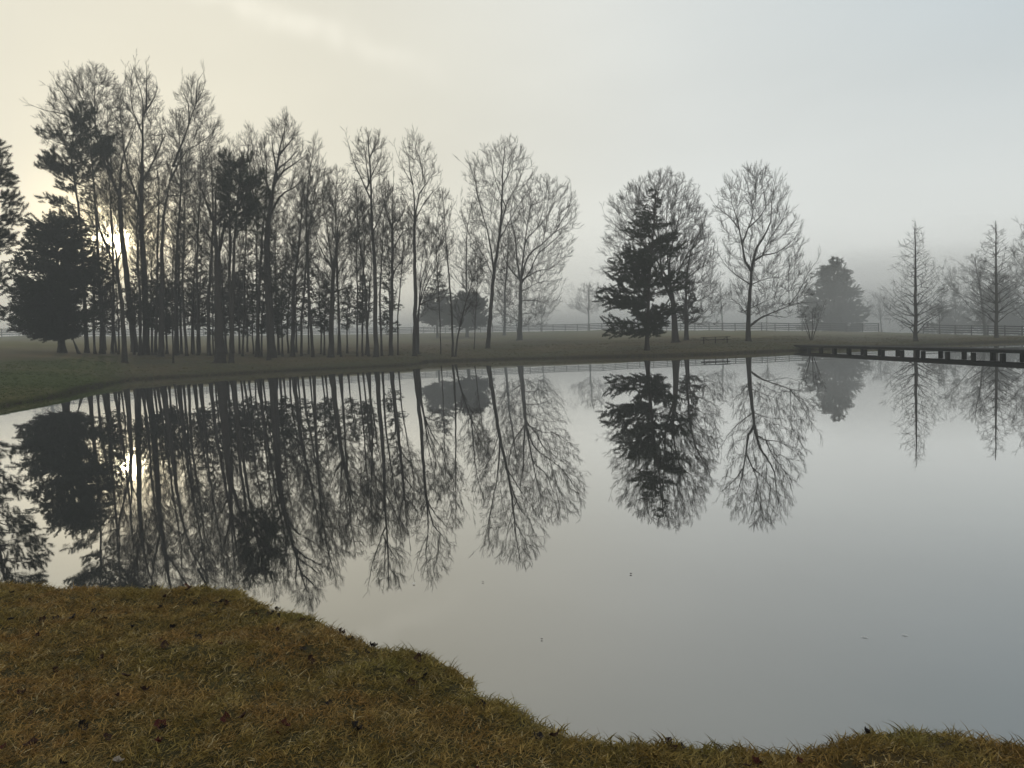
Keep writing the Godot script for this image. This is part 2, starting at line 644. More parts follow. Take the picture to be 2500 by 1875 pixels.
func pine(label: String, x: float, z: float, r0: float, bendy: Array, rows: Array, o: Dictionary) -> void:
	rng.seed = hash(label) + 7
	var t := thing("pine_tree", label, "tree", on_ground(x, z) - Vector3(0, 0.1, 0), -atan2(x, -z))
	var pts := PackedVector3Array()
	for k in range(0, bendy.size(), 2):
		pts.append(Vector3(bendy[k], bendy[k + 1], 0))
	pts[0] = Vector3.ZERO
	var path := smooth(pts, 1.0, 0.04)
	var h := path[path.size() - 1].y
	var radii := PackedFloat32Array()
	for p in path:
		radii.append(maxf(r0 * (1.0 - p.y / h * 0.8) * (1.0 + 0.5 * exp(-p.y / 0.4)), 0.02))
	var s := Shape.new()
	s.tube(path, radii, 9)
	part("trunk", s.mesh(), bark, t)
	var ys := PackedFloat32Array()
	var ls := PackedFloat32Array()
	var rs := PackedFloat32Array()
	for k in range(0, rows.size(), 3):
		ys.append(rows[k]); ls.append(rows[k + 1]); rs.append(rows[k + 2])
	var b := Shape.new()
	var put: Array[Transform3D] = []
	var n: int = o.get("n", 250)
	var branches := int(n / 6.0)
	for k in branches:
		var y := lerpf(ys[0], ys[ys.size() - 1], (k + rng.randf()) / branches)
		var turn := pick(0, TAU)
		var l := lookup(y, ys, ls)
		var r := lookup(y, ys, rs)
		var tip := Vector3((l + r) * 0.5 + (r - l) * 0.5 * cos(turn), y, (r - l) * 0.42 * sin(turn))
		var spine := path[0]
		for p in path:
			if p.y < y - (r - l) * 0.12:
				spine = p
		tip = spine.lerp(tip, pick(0.35, 1.05)) + Vector3(0, pick(-0.8, 0.8), 0)
		var mid := spine.lerp(tip, 0.5) + any_dir() * 0.2
		var br := smooth(PackedVector3Array([spine, mid, tip]), 0.8, 0.1)
		b.tube(br, taper(br.size(), 0.06, 0.015), 4)
		var m := int(clampf(limbs_span(br) * 8.0, 8, 40))
		for j in m:
			var f := lerpf(0.4, 1.05, sqrt((j + rng.randf()) / m))
			var q := spine.lerp(tip, f) + any_dir() * 0.45
			put.append(Transform3D(along(((tip - spine).normalized() * 0.6 + any_dir() * 0.7 + Vector3.UP * 0.5).normalized()) * pick(0.55, 1.0), q))
	part("branches", b.mesh(), bark, t).set_meta("kind", "stuff")
	many("needles", needles[rng.randi() % needles.size()], leaf_dark, put, t)


func shrub(label: String, at: Vector3, h: float) -> void:
	rng.seed = hash(label)
	var t := thing("multi_stem_shrub", label, "shrub", at)
	var put: Array[Transform3D] = []
	for k in 8:
		var s := Shape.new()
		var turn := TAU * k / 8.0 + pick(-0.3, 0.3)
		var d := Vector3(cos(turn) * 0.28, 1, sin(turn) * 0.28).normalized()
		var pts := bend(Vector3(cos(turn), 0, sin(turn)) * 0.12, d, h * pick(0.75, 1.0), 5, 0.1, 0.02)
		s.tube(pts, taper(6, 0.035, 0.012), 5)
		dress(s, put, pts, taper(6, 0.035, 0.012), 0.6, 0.55, 0.8, 0.15)
		part("stem", s.mesh(), bark, t)
	many("twigs", sprays[1], bark, put, t)


# ------------------------------------------------------------------ things people made
func fence(label: String, from: float, to: float, wood: Array[StandardMaterial3D], first_post := true) -> void:
	var line: Array[Vector3] = []
	var a := from
	while a <= to:
		var r := lookup(a, fence_a, fence_r)
		line.append(Vector3(r * sin(deg_to_rad(a)), 0, -r * cos(deg_to_rad(a))))
		a += 0.1
	var spots: Array[Vector3] = []
	var carried := 2.44 if first_post else 0.0
	for k in line.size() - 1:
		carried += line[k].distance_to(line[k + 1])
		if carried >= 2.44:
			carried = 0.0
			spots.append(on_ground(line[k + 1].x, line[k + 1].z))
	var t := thing("board_fence", label, "fence", spots[0])
	var post := Shape.new()
	post.box(Transform3D(Basis.IDENTITY, Vector3(0, 0.60, 0)), Vector3(0.16, 1.46, 0.16))
	var post_mesh := post.mesh()
	for k in spots.size():
		var p := part("post", post_mesh, wood[k % wood.size()], t)
		p.position = spots[k] - spots[0]
		p.rotation = Vector3(pick(-0.015, 0.015), -atan2(spots[k].x, -spots[k].z), pick(-0.015, 0.015))
	for k in range(0, spots.size() - 1, 2):
		var e := mini(k + 2, spots.size() - 1)
		var d := spots[e] - spots[k]
		for row in 4:
			var s := Shape.new()
			var x := d.normalized()
			var zz := x.cross(Vector3.UP).normalized()
			s.box(Transform3D(Basis(x, zz.cross(x), zz), Vector3.ZERO), Vector3(d.length() - 0.01, 0.15, 0.03))
			var b := part("rail", s.mesh(), wood[(k + row) % wood.size()], t)
			b.position = (spots[k] + spots[e]) * 0.5 - spots[0] + Vector3(0, 0.27 + 0.31 * row + pick(-0.015, 0.015), 0) - zz * 0.097
			b.rotation.z = pick(-0.002, 0.002)


func dock(stone: Material, wood: Array[StandardMaterial3D]) -> void:
	var t := thing("dock", "long low dark dock on square posts reaching over the water from the right bank", "dock", Vector3(29.3, 0, -79.5))
	var length := 44.0
	for side in [0.0, 1.38]:
		var s := Shape.new()
		s.box(Transform3D(Basis.IDENTITY, Vector3(0.07 + side, 0.405, length / 2)), Vector3(0.09, 0.18, length))
		part("beam", s.mesh(), stone, t)
	var cap := Shape.new()
	cap.box(Transform3D.IDENTITY, Vector3(1.62, 0.045, 0.142))
	var plank := cap.mesh()
	for k in int(length / 0.15):
		var p := part("plank", plank, wood[(k * 7 + k / 3) % wood.size()], t)
		p.position = Vector3(0.76 + pick(-0.012, 0.012), 0.518 + pick(-0.003, 0.003), 0.075 + 0.15 * k)
		p.rotation.y = pick(-0.004, 0.004)
	var pile := Shape.new()
	pile.box(Transform3D(Basis.IDENTITY, Vector3(0, -0.38, 0)), Vector3(0.24, 1.34, 0.24))
	var pile_mesh := pile.mesh()
	for k in 14:
		for side in [0.17, 1.36]:
			var p := part("pile", pile_mesh, stone, t)
			p.position = Vector3(side, 0, 3.6 + 3.0 * k + pick(-0.12, 0.12))
			p.rotation = Vector3(pick(-0.02, 0.02), pick(-0.1, 0.1), pick(-0.02, 0.02))


func picnic_table(at: Vector3, turn: float, wood: Array[StandardMaterial3D]) -> void:
	var t := thing("picnic_table", "long wooden picnic table on the far bank between the flared trunk and the low-limbed tree", "picnic table", at, turn)
	var long := 3.3
	for k in 5:
		var s := Shape.new()
		s.box(Transform3D(Basis.IDENTITY, Vector3(0, 0.75, -0.30 + 0.15 * k)), Vector3(long, 0.055, 0.142))
		part("top_board", s.mesh(), wood[k % wood.size()], t)
	for side in [-1.0, 1.0]:
		for k in 2:
			var s := Shape.new()
			s.box(Transform3D(Basis.IDENTITY, Vector3(0, 0.45, side * (0.62 + 0.15 * k))), Vector3(long, 0.055, 0.142))
			part("seat_board", s.mesh(), wood[(k + 2) % wood.size()], t)
	for x in [-1.3, 0.0, 1.3]:
		for side in [-1.0, 1.0]:
			var s := Shape.new()
			s.box(Transform3D(Basis(Vector3.RIGHT, side * -0.42), Vector3(x, 0.36, side * 0.44)), Vector3(0.10, 0.82, 0.14))
			part("leg", s.mesh(), wood[0], t)
		var c := Shape.new()
		c.box(Transform3D(Basis.IDENTITY, Vector3(x + 0.05, 0.39, 0)), Vector3(0.04, 0.1, 1.5))
		part("crosspiece", c.mesh(), wood[1], t)
		if x != 0.0:
			var s := Shape.new()
			s.box(Transform3D(Basis(Vector3.BACK, -0.9 * signf(x)), Vector3(x * 0.78, 0.55, 0)), Vector3(0.05, 0.62, 0.09))
			part("brace", s.mesh(), wood[2], t)


# ------------------------------------------------------------------ setting
func build_ground() -> void:
	var angles := PackedFloat32Array()
	var a := -180.0
	while a < 180.0:
		angles.append(a)
		a += 0.3 if absf(a) < 42.0 else 2.0
	angles.append(180.0)
	var s := Shape.new()
	var near_steps := [0.0, 0.2, 0.35]
	for q in 34:
		near_steps.append(0.4 + 0.6 * q / 34.0)
	var edge := [0.45, 0.3, 0.2, 0.14, 0.09, 0.05, 0.02, 0.0]
	var shore := [0.0, 0.08, 0.2, 0.4, 0.7, 1.0, 1.5, 2.2, 3.0, 4.0, 5.5, 7.0, 9.0, 11.0, 13.5, 16.0, 19.0, 22.0, 26.0, 30.0]
	var per := 0
	for k in angles.size():
		var an := angles[k]
		var nr := near_edge(an)
		var fr := far_edge(an)
		var rs := PackedFloat32Array()
		for f in near_steps:
			rs.append((nr - 0.5) * f + 0.02)
		for e in edge:
			rs.append(nr - e)
		rs.append(nr + 0.06)
		rs.append(nr + 0.5)
		rs.append(lerpf(nr + 0.5, fr - 1.0, 0.5))
		rs.append(fr - 1.0)
		for e in shore:
			rs.append(fr + e)
		var r := fr + 34.0
		for q in 44:
			rs.append(r)
			r += 3.0 + q * 0.17
		per = rs.size()
		for q in per:
			var x := rs[q] * sin(deg_to_rad(an))
			var z := -rs[q] * cos(deg_to_rad(an))
			s.v.append(Vector3(x, ground(an, rs[q]), z))
			s.c.append(ground_color(an, rs[q], nr, fr, x, z))
	s.n.resize(s.v.size())
	for k in angles.size() - 1:
		for q in per - 1:
			var i0 := k * per + q
			var i1 := i0 + per
			s.i.append(i0); s.i.append(i0 + 1); s.i.append(i1)
			s.i.append(i1); s.i.append(i0 + 1); s.i.append(i1 + 1)
			var m := (s.v[i1] - s.v[i0]).cross(s.v[i0 + 1] - s.v[i0])
			for w in [i0, i0 + 1, i1, i1 + 1]:
				s.n[w] += m
	for k in s.n.size():
		s.n[k] = s.n[k].normalized() if s.n[k].length() > 0 else Vector3.UP
		if s.n[k].y < 0:
			s.n[k] = -s.n[k]
	var m := matte(Color.WHITE, grain(0.62, 1.0, 0.03, 5, 512), Vector3.ONE * 0.35, true, 0.95)
	m.vertex_color_use_as_albedo = true
	m.heightmap_enabled = false
	var o := part("ground", s.mesh(), m, self)
	o.set_meta("kind", "structure")


func ground_color(a: float, r: float, nr: float, fr: float, x: float, z: float) -> Color:
	var n := patches.get_noise_2d(x * 3.0, z * 3.0)
	if r <= nr + 0.1:
		return Color(0.075, 0.045, 0.018).lerp(Color(0.05, 0.05, 0.018), clampf(0.5 + n, 0, 1))
	if r < fr - 0.2:
		return Color(0.035, 0.03, 0.02)
	var s := r - fr
	var e := lookup(a, fence_a, fence_r)
	var mud := Color(0.045, 0.036, 0.026)
	var litter := Color(0.145, 0.112, 0.066).lerp(Color(0.10, 0.095, 0.055), clampf(0.5 + n * 1.4, 0, 1))
	var grass := Color(0.18, 0.168, 0.07).lerp(Color(0.21, 0.175, 0.09), clampf(0.5 + n * 1.4, 0, 1))
	var lush := Color(0.085, 0.10, 0.035).lerp(Color(0.13, 0.12, 0.05), clampf(0.5 + n * 1.5, 0, 1))
	var c := litter
	c = c.lerp(grass, smoothstep(0.3, 0.62, s / (e - fr) + n * 0.18))
	c = c.lerp(lush, (1.0 - smoothstep(-29.5, -25.0, a + n * 3.0)) * (1.0 - smoothstep(18.0, 40.0, s + n * 14.0)))
	return mud.lerp(c, smoothstep(0.25, 0.9, s + n * 0.5))


func build_water() -> void:
	var s := Shape.new()
	s.quad(Vector3(-45, 0, 32), Vector3(130, 0, 32), Vector3(130, 0, -115), Vector3(-45, 0, -115))
	var m := StandardMaterial3D.new()
	m.albedo_color = lin(0.235, 0.23, 0.215)
	m.metallic = 1.0
	m.roughness = 0.0
	m.clearcoat_enabled = true
	m.clearcoat = 1.0
	m.clearcoat_roughness = 0.0
	m.normal_enabled = true
	var f := FastNoiseLite.new()
	f.seed = 4
	f.frequency = 0.012
	f.fractal_octaves = 3
	var t := NoiseTexture2D.new()
	t.noise = f
	t.seamless = true
	t.width = 512
	t.height = 512
	t.as_normal_map = true
	t.bump_strength = 4.0
	m.normal_texture = t
	m.normal_scale = 0.012
	m.uv1_triplanar = true
	m.uv1_world_triplanar = true
	m.uv1_scale = Vector3.ONE * 0.14
	var o := part("water", s.mesh(), m, self)
	o.set_meta("kind", "structure")


func sky_texture(sun: Vector3) -> ImageTexture:
	var w := 1024
	var hgt := 512
	var im := Image.create(w, hgt, false, Image.FORMAT_RGBAF)
	var wisps := FastNoiseLite.new()
	wisps.seed = 21
	wisps.frequency = 1.0
	wisps.fractal_octaves = 4
	var s0 := dir(-26.0, 24.2)
	var s1 := dir(-9.0, 20.2)
	var pole := s0.cross(s1).normalized()
	var mid := (s0 + s1).normalized()
	var warm := Vector3(0.79, 0.76, 0.64)
	var grey := Vector3(0.745, 0.765, 0.735)
	var blue := Vector3(0.44, 0.545, 0.625)
	for j in hgt:
		var el := PI * (0.5 - (j + 0.5) / hgt)
		for i in w:
			var az := TAU * (i + 0.5) / w
			var d := Vector3(sin(az) * cos(el), sin(el), -cos(az) * cos(el))
			var g := rad_to_deg(acos(clampf(d.dot(sun), -1, 1)))
			var e := rad_to_deg(el)
			var c := warm.lerp(grey, smoothstep(14.0, 44.0, g))
			c = c.lerp(Vector3(0.64, 0.67, 0.66), smoothstep(40.0, 90.0, g) * (1.0 - smoothstep(4.0, 20.0, e)))
			c = c.lerp(blue, smoothstep(30.0, 72.0, g) * smoothstep(2.0, 26.0, e) * 0.85)
			c = c.lerp(Vector3(0.67, 0.71, 0.705), smoothstep(22.0, 50.0, e) * 0.85)
			var big := wisps.get_noise_3d(d.x * 2.2, d.y * 7.0, d.z * 2.2)
			c *= 1.0 + 0.05 * big
			# a thin high streak of cirrus
			var off := rad_to_deg(asin(clampf(d.dot(pole), -1, 1)))
			var run := rad_to_deg(acos(clampf(d.dot(mid), -1, 1)))
			var fray := wisps.get_noise_3d(d.x * 26.0, d.y * 26.0, d.z * 26.0)
			off += 0.8 * wisps.get_noise_3d(d.x * 9.0 + 5.0, d.y * 9.0, d.z * 9.0)
			var streak := exp(-pow(off / (0.65 + 0.25 * fray), 2.0)) * exp(-pow(run / 11.0, 4.0)) * (0.7 + 0.6 * fray)
			c += Vector3(1, 0.97, 0.9) * 0.13 * maxf(streak, 0.0)
			# the sun's aureole in the mist
			c += Vector3(1.0, 0.77, 0.38) * (0.46 * exp(-g / 7.0)) + Vector3(1.0, 0.76, 0.34) * 0.8 * exp(-pow(g / 3.4, 2.0)) + Vector3(1.0, 0.90, 0.62) * 24.0 * exp(-pow(g / 0.75, 2.0))
			if e < 0.0:
				c *= lerpf(1.0, 0.35, smoothstep(0.0, -8.0, e))
			c *= 1.05 + 0.24 * exp(-pow((e - 5.0) / 7.0, 2.0))
			im.set_pixel(i, j, Color(c.x, c.y, c.z, 1))
	return ImageTexture.create_from_image(im)


func mist(at: Vector3, size: Vector3, density: float) -> void:
	var f := FogVolume.new()
	f.name = numbered("mist_cloud")
	f.shape = RenderingServer.FOG_VOLUME_SHAPE_BOX
	f.size = size
	f.position = at
	var m := FogMaterial.new()
	m.albedo = Color(0.99, 0.99, 0.985)
	m.density = density
	f.material = m
	f.set_meta("kind", "stuff")
	add_child(f)


func dir(az: float, el: float) -> Vector3:
	return Vector3(sin(deg_to_rad(az)) * cos(deg_to_rad(el)), sin(deg_to_rad(el)), -cos(deg_to_rad(az)) * cos(deg_to_rad(el)))


# ------------------------------------------------------------------ near bank
func make_tuft(blades: int, longest: float, spread: float, stand: float) -> ArrayMesh:
	var s := Shape.new()
	for k in blades:
		var turn := pick(0, TAU)
		var at := Vector3(cos(turn), 0, sin(turn)) * spread * sqrt(rng.randf())
		var lean := pick(0, TAU)
		var flat := Vector3(cos(lean), 0, sin(lean))
		var d := (Vector3.UP * stand * pick(0.4, 1.3) + flat * pick(0.3, 1.0)).normalized()
		var l := longest * pick(0.45, 1.0)
		var w := d.cross(any_dir()).normalized() * pick(0.0013, 0.0027)
		var p := at - Vector3(0, 0.008, 0)
		var tint := pick(0.45, 1.5)
		for seg in 3:
			var q := p + d * l / 3.0
			var w2 := w * (0.8 if seg == 0 else 0.5)
			if seg < 2:
				s.quad(p - w, p + w, q + w2, q - w2)
				for c in 4:
					s.c.append(Color(tint, tint, tint * pick(0.85, 1.1)))
			else:
				s.tri(p - w, p + w, q)
				for c in 3:
					s.c.append(Color(tint, tint, tint))
			p = q
			w = w2
			d = (d + flat * 0.28 - Vector3.UP * pick(0.05, 0.4)).normalized()
	return s.mesh()


func near_grass() -> void:
	rng.seed = 77
	var m := matte(Color.WHITE, null, Vector3.ONE, false, 0.6)
	m.vertex_color_use_as_albedo = true
	m.backlight_enabled = true
	m.backlight = Color(0.5, 0.5, 0.4)
	var kinds: Array[ArrayMesh] = []
	for k in 6:
		kinds.append(make_tuft(13 if k < 4 else 9, 0.048 if k < 4 else 0.088, 0.035, 0.5 if k < 4 else 1.5))
	var places := []
	var tints := []
	for k in 6:
		var none: Array[Transform3D] = []
		places.append(none)
		tints.append(PackedColorArray())
	var straw := Color(0.35, 0.222, 0.073)
	var rust := Color(0.34, 0.190, 0.058)
	var pale := Color(0.48, 0.36, 0.18)
	var olive := Color(0.235, 0.195, 0.05)
	var made := 0
	while made < 30000:
		var a := pick(-42, 42)
		var r := sqrt(pick(1.9 * 1.9, 6.9 * 6.9))
		var e := near_edge(a) - r
		if e < -0.03:
			continue
		var x := r * sin(deg_to_rad(a))
		var z := -r * cos(deg_to_rad(a))
		made += 1
		var n := patches.get_noise_2d(x * 60.0, z * 60.0) + pick(-0.22, 0.22)
		var n2 := patches.get_noise_2d(x * 160.0 + 900.0, z * 160.0)
		var green := clampf(0.2 + 0.7 * n + 0.6 * exp(-maxf(e, 0.0) / 0.45), 0, 1)
		var c := straw.lerp(rust, clampf(0.5 + 1.6 * n2, 0, 1)).lerp(olive, green)
		if rng.randf() < 0.06:
			c = pale
		c *= pick(0.6, 1.25)
		c.a = 1.0
		var kind := rng.randi() % 4
		if rng.randf() < 0.10 + (0.3 + 0.35 * smoothstep(0.0, 6.0, a)) * exp(-maxf(e, 0.0) / 0.25):
			kind = 4 + rng.randi() % 2
		var out := Vector3(sin(deg_to_rad(a)), 0, -cos(deg_to_rad(a)))
		var up := (Vector3.UP + out * 1.1 * exp(-maxf(e, 0.0) / 0.07) + any_dir() * 0.25).normalized()
		places[kind].append(Transform3D(along(up) * pick(0.7, 1.25), Vector3(x, ground(a, r), z)))
		tints[kind].append(c)
	for k in 6:
		var o := many("bank_grass", kinds[k], m, places[k], self, tints[k])
		o.set_meta("label", "matted tan and olive winter grass on the near bank")


func far_grass() -> void:
	rng.seed = 78
	var m := matte(Color.WHITE, null, Vector3.ONE, false, 0.7)
	m.vertex_color_use_as_albedo = true
	var tuft := make_tuft(9, 0.055, 0.05, 1.1)
	var put: Array[Transform3D] = []
	var tint := PackedColorArray()
	for k in 34000:
		var a := pick(-36, 36)
		var fr := far_edge(a)
		var s := pow(rng.randf(), 1.5) * 30.0 + 0.05
		var p := Vector3((fr + s) * sin(deg_to_rad(a)), 0, -(fr + s) * cos(deg_to_rad(a)))
		p.y = ground(a, fr + s)
		put.append(Transform3D(along(Vector3.UP) * pick(2.2, 4.0), p))
		var c := Color(0.15, 0.115, 0.065) if rng.randf() < 0.55 else Color(0.12, 0.12, 0.05)
		if a < -27.0:
			c = Color(0.085, 0.105, 0.035)
		c *= pick(0.6, 1.2)
		c.a = 1
		tint.append(c)
	var o := many("shore_grass", tuft, m, put, self, tint)
	o.set_meta("label", "short rough grass along the far shore")


func leaf_mesh(curl: float, lobes: int, long: float) -> ArrayMesh:
	var s := Shape.new()
	var n := 14
	var rim: Array[Vector3] = []
	for k in n:
		var f := TAU * k / n
		var y := cos(f)
		var r := sin(f) * (0.36 + 0.13 * sin(f * lobes + 0.6))
		rim.append(Vector3(r * long, (curl * r * r * 2.2 + curl * 0.35 * y * y) * long + pick(-0.02, 0.02) * long, y * long * 0.55))
	for k in n:
		s.tri(Vector3(0, -0.02 * long, rim[k].z * 0.4), rim[k], rim[(k + 1) % n])
	var stem := Vector3(0, 0.02, -0.85) * long
	twig(s, Vector3(0, 0, -0.45) * long, stem, 0.02 * long)
	return s.mesh()


func near_leaves() -> void:
	rng.seed = 91
	var brown := matte(lin(0.055, 0.022, 0.013), grain(0.5, 1.0, 0.05), Vector3.ONE * 20.0, false, 0.7)
	var red := matte(lin(0.10, 0.02, 0.014), grain(0.5, 1.0, 0.05), Vector3.ONE * 20.0, false, 0.7)
	var dark := matte(lin(0.02, 0.014, 0.013), grain(0.5, 1.0, 0.05), Vector3.ONE * 20.0, false, 0.6)
	var grey := matte(lin(0.36, 0.29, 0.23), grain(0.6, 1.0, 0.05), Vector3.ONE * 20.0, false, 0.7)
	var shapes: Array[ArrayMesh] = []
	for k in 5:
		shapes.append(leaf_mesh([0.9, 0.5, 1.3, 0.7, 1.1][k], [4, 5, 6, 3, 5][k], 1.0))
	for k in 330:
		var a := pick(-35, 35)
		var r := sqrt(pick(2.3 * 2.3, 6.4 * 6.4))
		if r > near_edge(a) - 0.06:
			continue
		var kind := rng.randf()
		var o := part("fallen_leaf", shapes[k % 5], grey if kind > 0.992 else red if kind > 0.82 else brown if kind > 0.42 else dark, self)
		var up := (Vector3.UP + any_dir() * 0.7).normalized()
		o.transform = Transform3D(along(up) * pick(0.026, 0.054), Vector3(r * sin(deg_to_rad(a)), ground(a, r) + 0.018, -r * cos(deg_to_rad(a))))
		var look := "pale dried" if kind > 0.992 else "reddish curled" if kind > 0.82 else "dark brown curled" if kind > 0.42 else "blackened curled"
		var place := "at the left top of the near bank" if a < -22.0 and r > 4.2 else "at the left bottom of the near bank" if a < -14.0 and r < 4.2 else "near the bank's rounded edge" if r > near_edge(a) - 0.5 else "in the middle of the near bank" if a < 2.0 else "at the right end of the near bank"
		tag(o, look + " fallen leaf in the grass " + place, "leaf", "fallen leaves on the near bank")
	var big := part("fallen_leaf", leaf_mesh(0.6, 3, 1.0), grey, self)
	big.transform = Transform3D(Basis(Vector3.UP, 1.2).scaled(Vector3.ONE * 0.045), on_ground(-1.56, -2.86) + Vector3(0, 0.03, 0))
	tag(big, "largest pale dried leaf, at the bottom left of the near bank", "leaf", "fallen leaves on the near bank")


func floating(label: String, x: float, z: float, size: float, what: String, m: Material) -> void:
	var s := Shape.new()
	if what == "feather" or what == "twig":
		var p := Vector3(-0.5, 0.006, 0) * size
		for k in 8:
			var q := p + Vector3(0.125, 0, 0.02 * (k - 3)) * size
			if what == "twig":
				twig(s, p, q + (q - p) * 0.3, 0.018 * size)
			else:
				var w := Vector3(0, 0, 0.055 * sin(PI * (k + 0.6) / 8.6)) * size
				s.quad(p + w, q + w, q - w, p - w)
				s.quad(p + w + Vector3(0, 0.003, 0), p - w + Vector3(0, 0.003, 0), q - w + Vector3(0, 0.003, 0), q + w + Vector3(0, 0.003, 0))
			p = q
	else:
		var l := leaf_mesh(0.5, 4, size)
		var o := part("floating_leaf", l, m, self)
		o.position = Vector3(x, 0.02 * size + 0.004, z)
		o.rotation.y = x * 3.0
		tag(o, label, "leaf")
		return
	var o := part("floating_" + what, s.mesh(), m, self)
	o.position = Vector3(x, 0.004, z)
	o.rotation.y = -0.5
	tag(o, label, what)


func _ready() -> void:
	# ---- camera, sky, sun, exposure
	var cam := Camera3D.new()
	cam.name = "camera"
	cam.fov = 53.13
	cam.near = 0.05
	cam.far = 1500.0
	cam.position = Vector3(0, 2.2, 0)
	cam.basis = Basis(Vector3.RIGHT, deg_to_rad(-3.35)) * Basis(Vector3.BACK, -0.036)
	add_child(cam)
	var sun := dir(-27.0, 7.5)
	var env := Environment.new()
	env.background_mode = Environment.BG_SKY
	var sky := Sky.new()
	var pano := PanoramaSkyMaterial.new()
	pano.panorama = sky_texture(sun)
	sky.sky_material = pano
	env.sky = sky
	env.tonemap_mode = Environment.TONE_MAPPER_LINEAR
	env.tonemap_exposure = 1.04
	env.sdfgi_enabled = true
	env.ssao_enabled = true
	env.ssil_enabled = true
	env.fog_enabled = true
	env.fog_density = 0.0018
	env.fog_light_color = Color(1.0, 0.995, 0.98)
	var world := WorldEnvironment.new()
	world.name = "world"
	world.environment = env
	add_child(world)
	var light := DirectionalLight3D.new()
	light.name = "sun"
	light.light_color = Color(1.0, 0.86, 0.66)
	light.light_energy = 0.15
	light.light_angular_distance = 0.5
	light.shadow_enabled = true
	light.basis = Basis.looking_at(-sun)
	add_child(light)

	# ---- shared noise and materials
	lumps.seed = 5
	lumps.frequency = 0.1
	lumps.fractal_octaves = 3
	patches.seed = 8
	patches.frequency = 0.02
	patches.fractal_octaves = 3
	rng.seed = 1
	bark = matte(lin(0.085, 0.072, 0.062), grain(0.45, 1.0, 0.04, 5), Vector3(2.2, 0.5, 2.2))
	leaf_dark = matte(lin(0.045, 0.055, 0.032), grain(0.55, 1.0, 0.02, 3), Vector3.ONE * 0.5, true)
	leaf_dark.backlight_enabled = true
	leaf_dark.backlight = Color(0.25, 0.3, 0.15)
	make_sprays()

	# ---- setting
	build_ground()
	build_water()
	var wood: Array[StandardMaterial3D] = []
	for k in 3:
		var f := 1.0 + 0.25 * (k - 1)
		wood.append(matte(lin(0.040 * f, 0.034 * f, 0.030 * f), grain(0.5, 1.0, 0.03, 4), Vector3(0.6, 5.0, 5.0)))
	var planks: Array[StandardMaterial3D] = []
	for k in 3:
		var f := 1.0 + 0.3 * (k - 1)
		planks.append(matte(lin(0.085 * f, 0.08 * f, 0.075 * f), grain(0.5, 1.0, 0.03, 4), Vector3(0.8, 5.0, 5.0)))
	var wet := matte(lin(0.035, 0.036, 0.036), grain(0.5, 1.0, 0.03, 4), Vector3(2, 2, 2), true, 0.7)
	rng.seed = 12
	fence("long four-rail board fence along the top of the field, ending at the gate gap", -38.0, 25.75, wood)
	fence("shorter four-rail board fence right of the gate gap, running off the picture", 28.15, 40.0, wood)
	dock(wet, planks)
	picnic_table(on_ground(23.6, -88.6), deg_to_rad(-15.0), wood)

	# ---- mist lying in the field
	env.volumetric_fog_enabled = true
	env.volumetric_fog_density = 0.0
	for layer in [[6.5, 97.0, 0.0022], [10.0, 99.0, 0.0022], [13.5, 103.0, 0.0012], [18.0, 112.0, 0.0004], [9.0, 109.0, 0.0028]]:
		mist(Vector3(20, layer[0] * 0.5 - 1.0, -layer[1] - 140.0), Vector3(760, layer[0] + 2.0, 280), layer[2])

	mist(Vector3(175, 5.0, -96), Vector3(280, 11, 36), 0.009)

	# ---- trees
	hero("bare_tree", "broad bare tree with a long low limb reaching right, beside the picnic table", "", 28.3, -91.5, [[0.30,0.0,-0.1,0.1,3.9,0.4,6.8,0.5,8.4], [0.22,0.5,8.4,-0.2,9.5,-0.5,11.6,-0.8,13.2,-1.9,14.7,-3.3,15.9,-4.3,17.4], [0.12,-0.8,13.2,-1.0,14.4,-1.6,16.5,-1.7,18.9], [0.23,0.5,8.2,0.7,9.5,1.1,11.0,1.8,12.0,2.7,13.8,2.8,15.7,3.1,17.7,3.6,19.7], [0.15,-0.1,12.2,0.2,13.4,0.8,15.5,0.4,17.9,0.2,19.9], [0.11,0.2,13.4,1.4,14.3,2.2,15.4,1.8,17.6,1.9,19.4], [0.15,0.9,9.3,1.8,10.2,3.4,10.5,4.8,11.5,5.9,12.7,6.5,14.1], [0.12,0.1,7.0,-1.3,8.0,-2.6,9.4,-3.2,10.5,-3.3,12.7], [0.15,0.1,2.0,1.4,2.8,3.8,3.8,5.5,4.4,8.4,4.3], [0.09,4.7,4.1,5.7,5.6,6.7,7.7,7.8,9.2,8.3,10.5], [0.09,0.3,2.4,1.8,3.1,4.3,2.8,5.7,3.3,6.8,4.3], [0.08,0.1,3.5,-0.9,4.5,-2.1,5.0,-3.2,5.4], [0.09,0.4,4.5,1.8,4.7,3.5,5.3,4.4,5.4], [0.09,0.5,7.0,2.2,7.4,3.8,7.4,5.3,7.6], [0.07,4.7,4.1,4.8,7.5,5.0,10.3,5.3,12.1], [0.09,1.8,10.2,2.6,12.0,3.9,13.7,4.5,15.5,4.8,17.3]], {"crown": [3.2, -1.4, 5.4, 5.0, -2.9, 8.2, 7.8, -3.4, 8.0, 11.1, -3.6, 7.7, 14.4, -4.1, 6.9, 17.1, -4.4, 5.9, 18.7, -3.8, 5.2, 19.8, -2.6, 4.2, 20.5, -0.8, 2.8]})
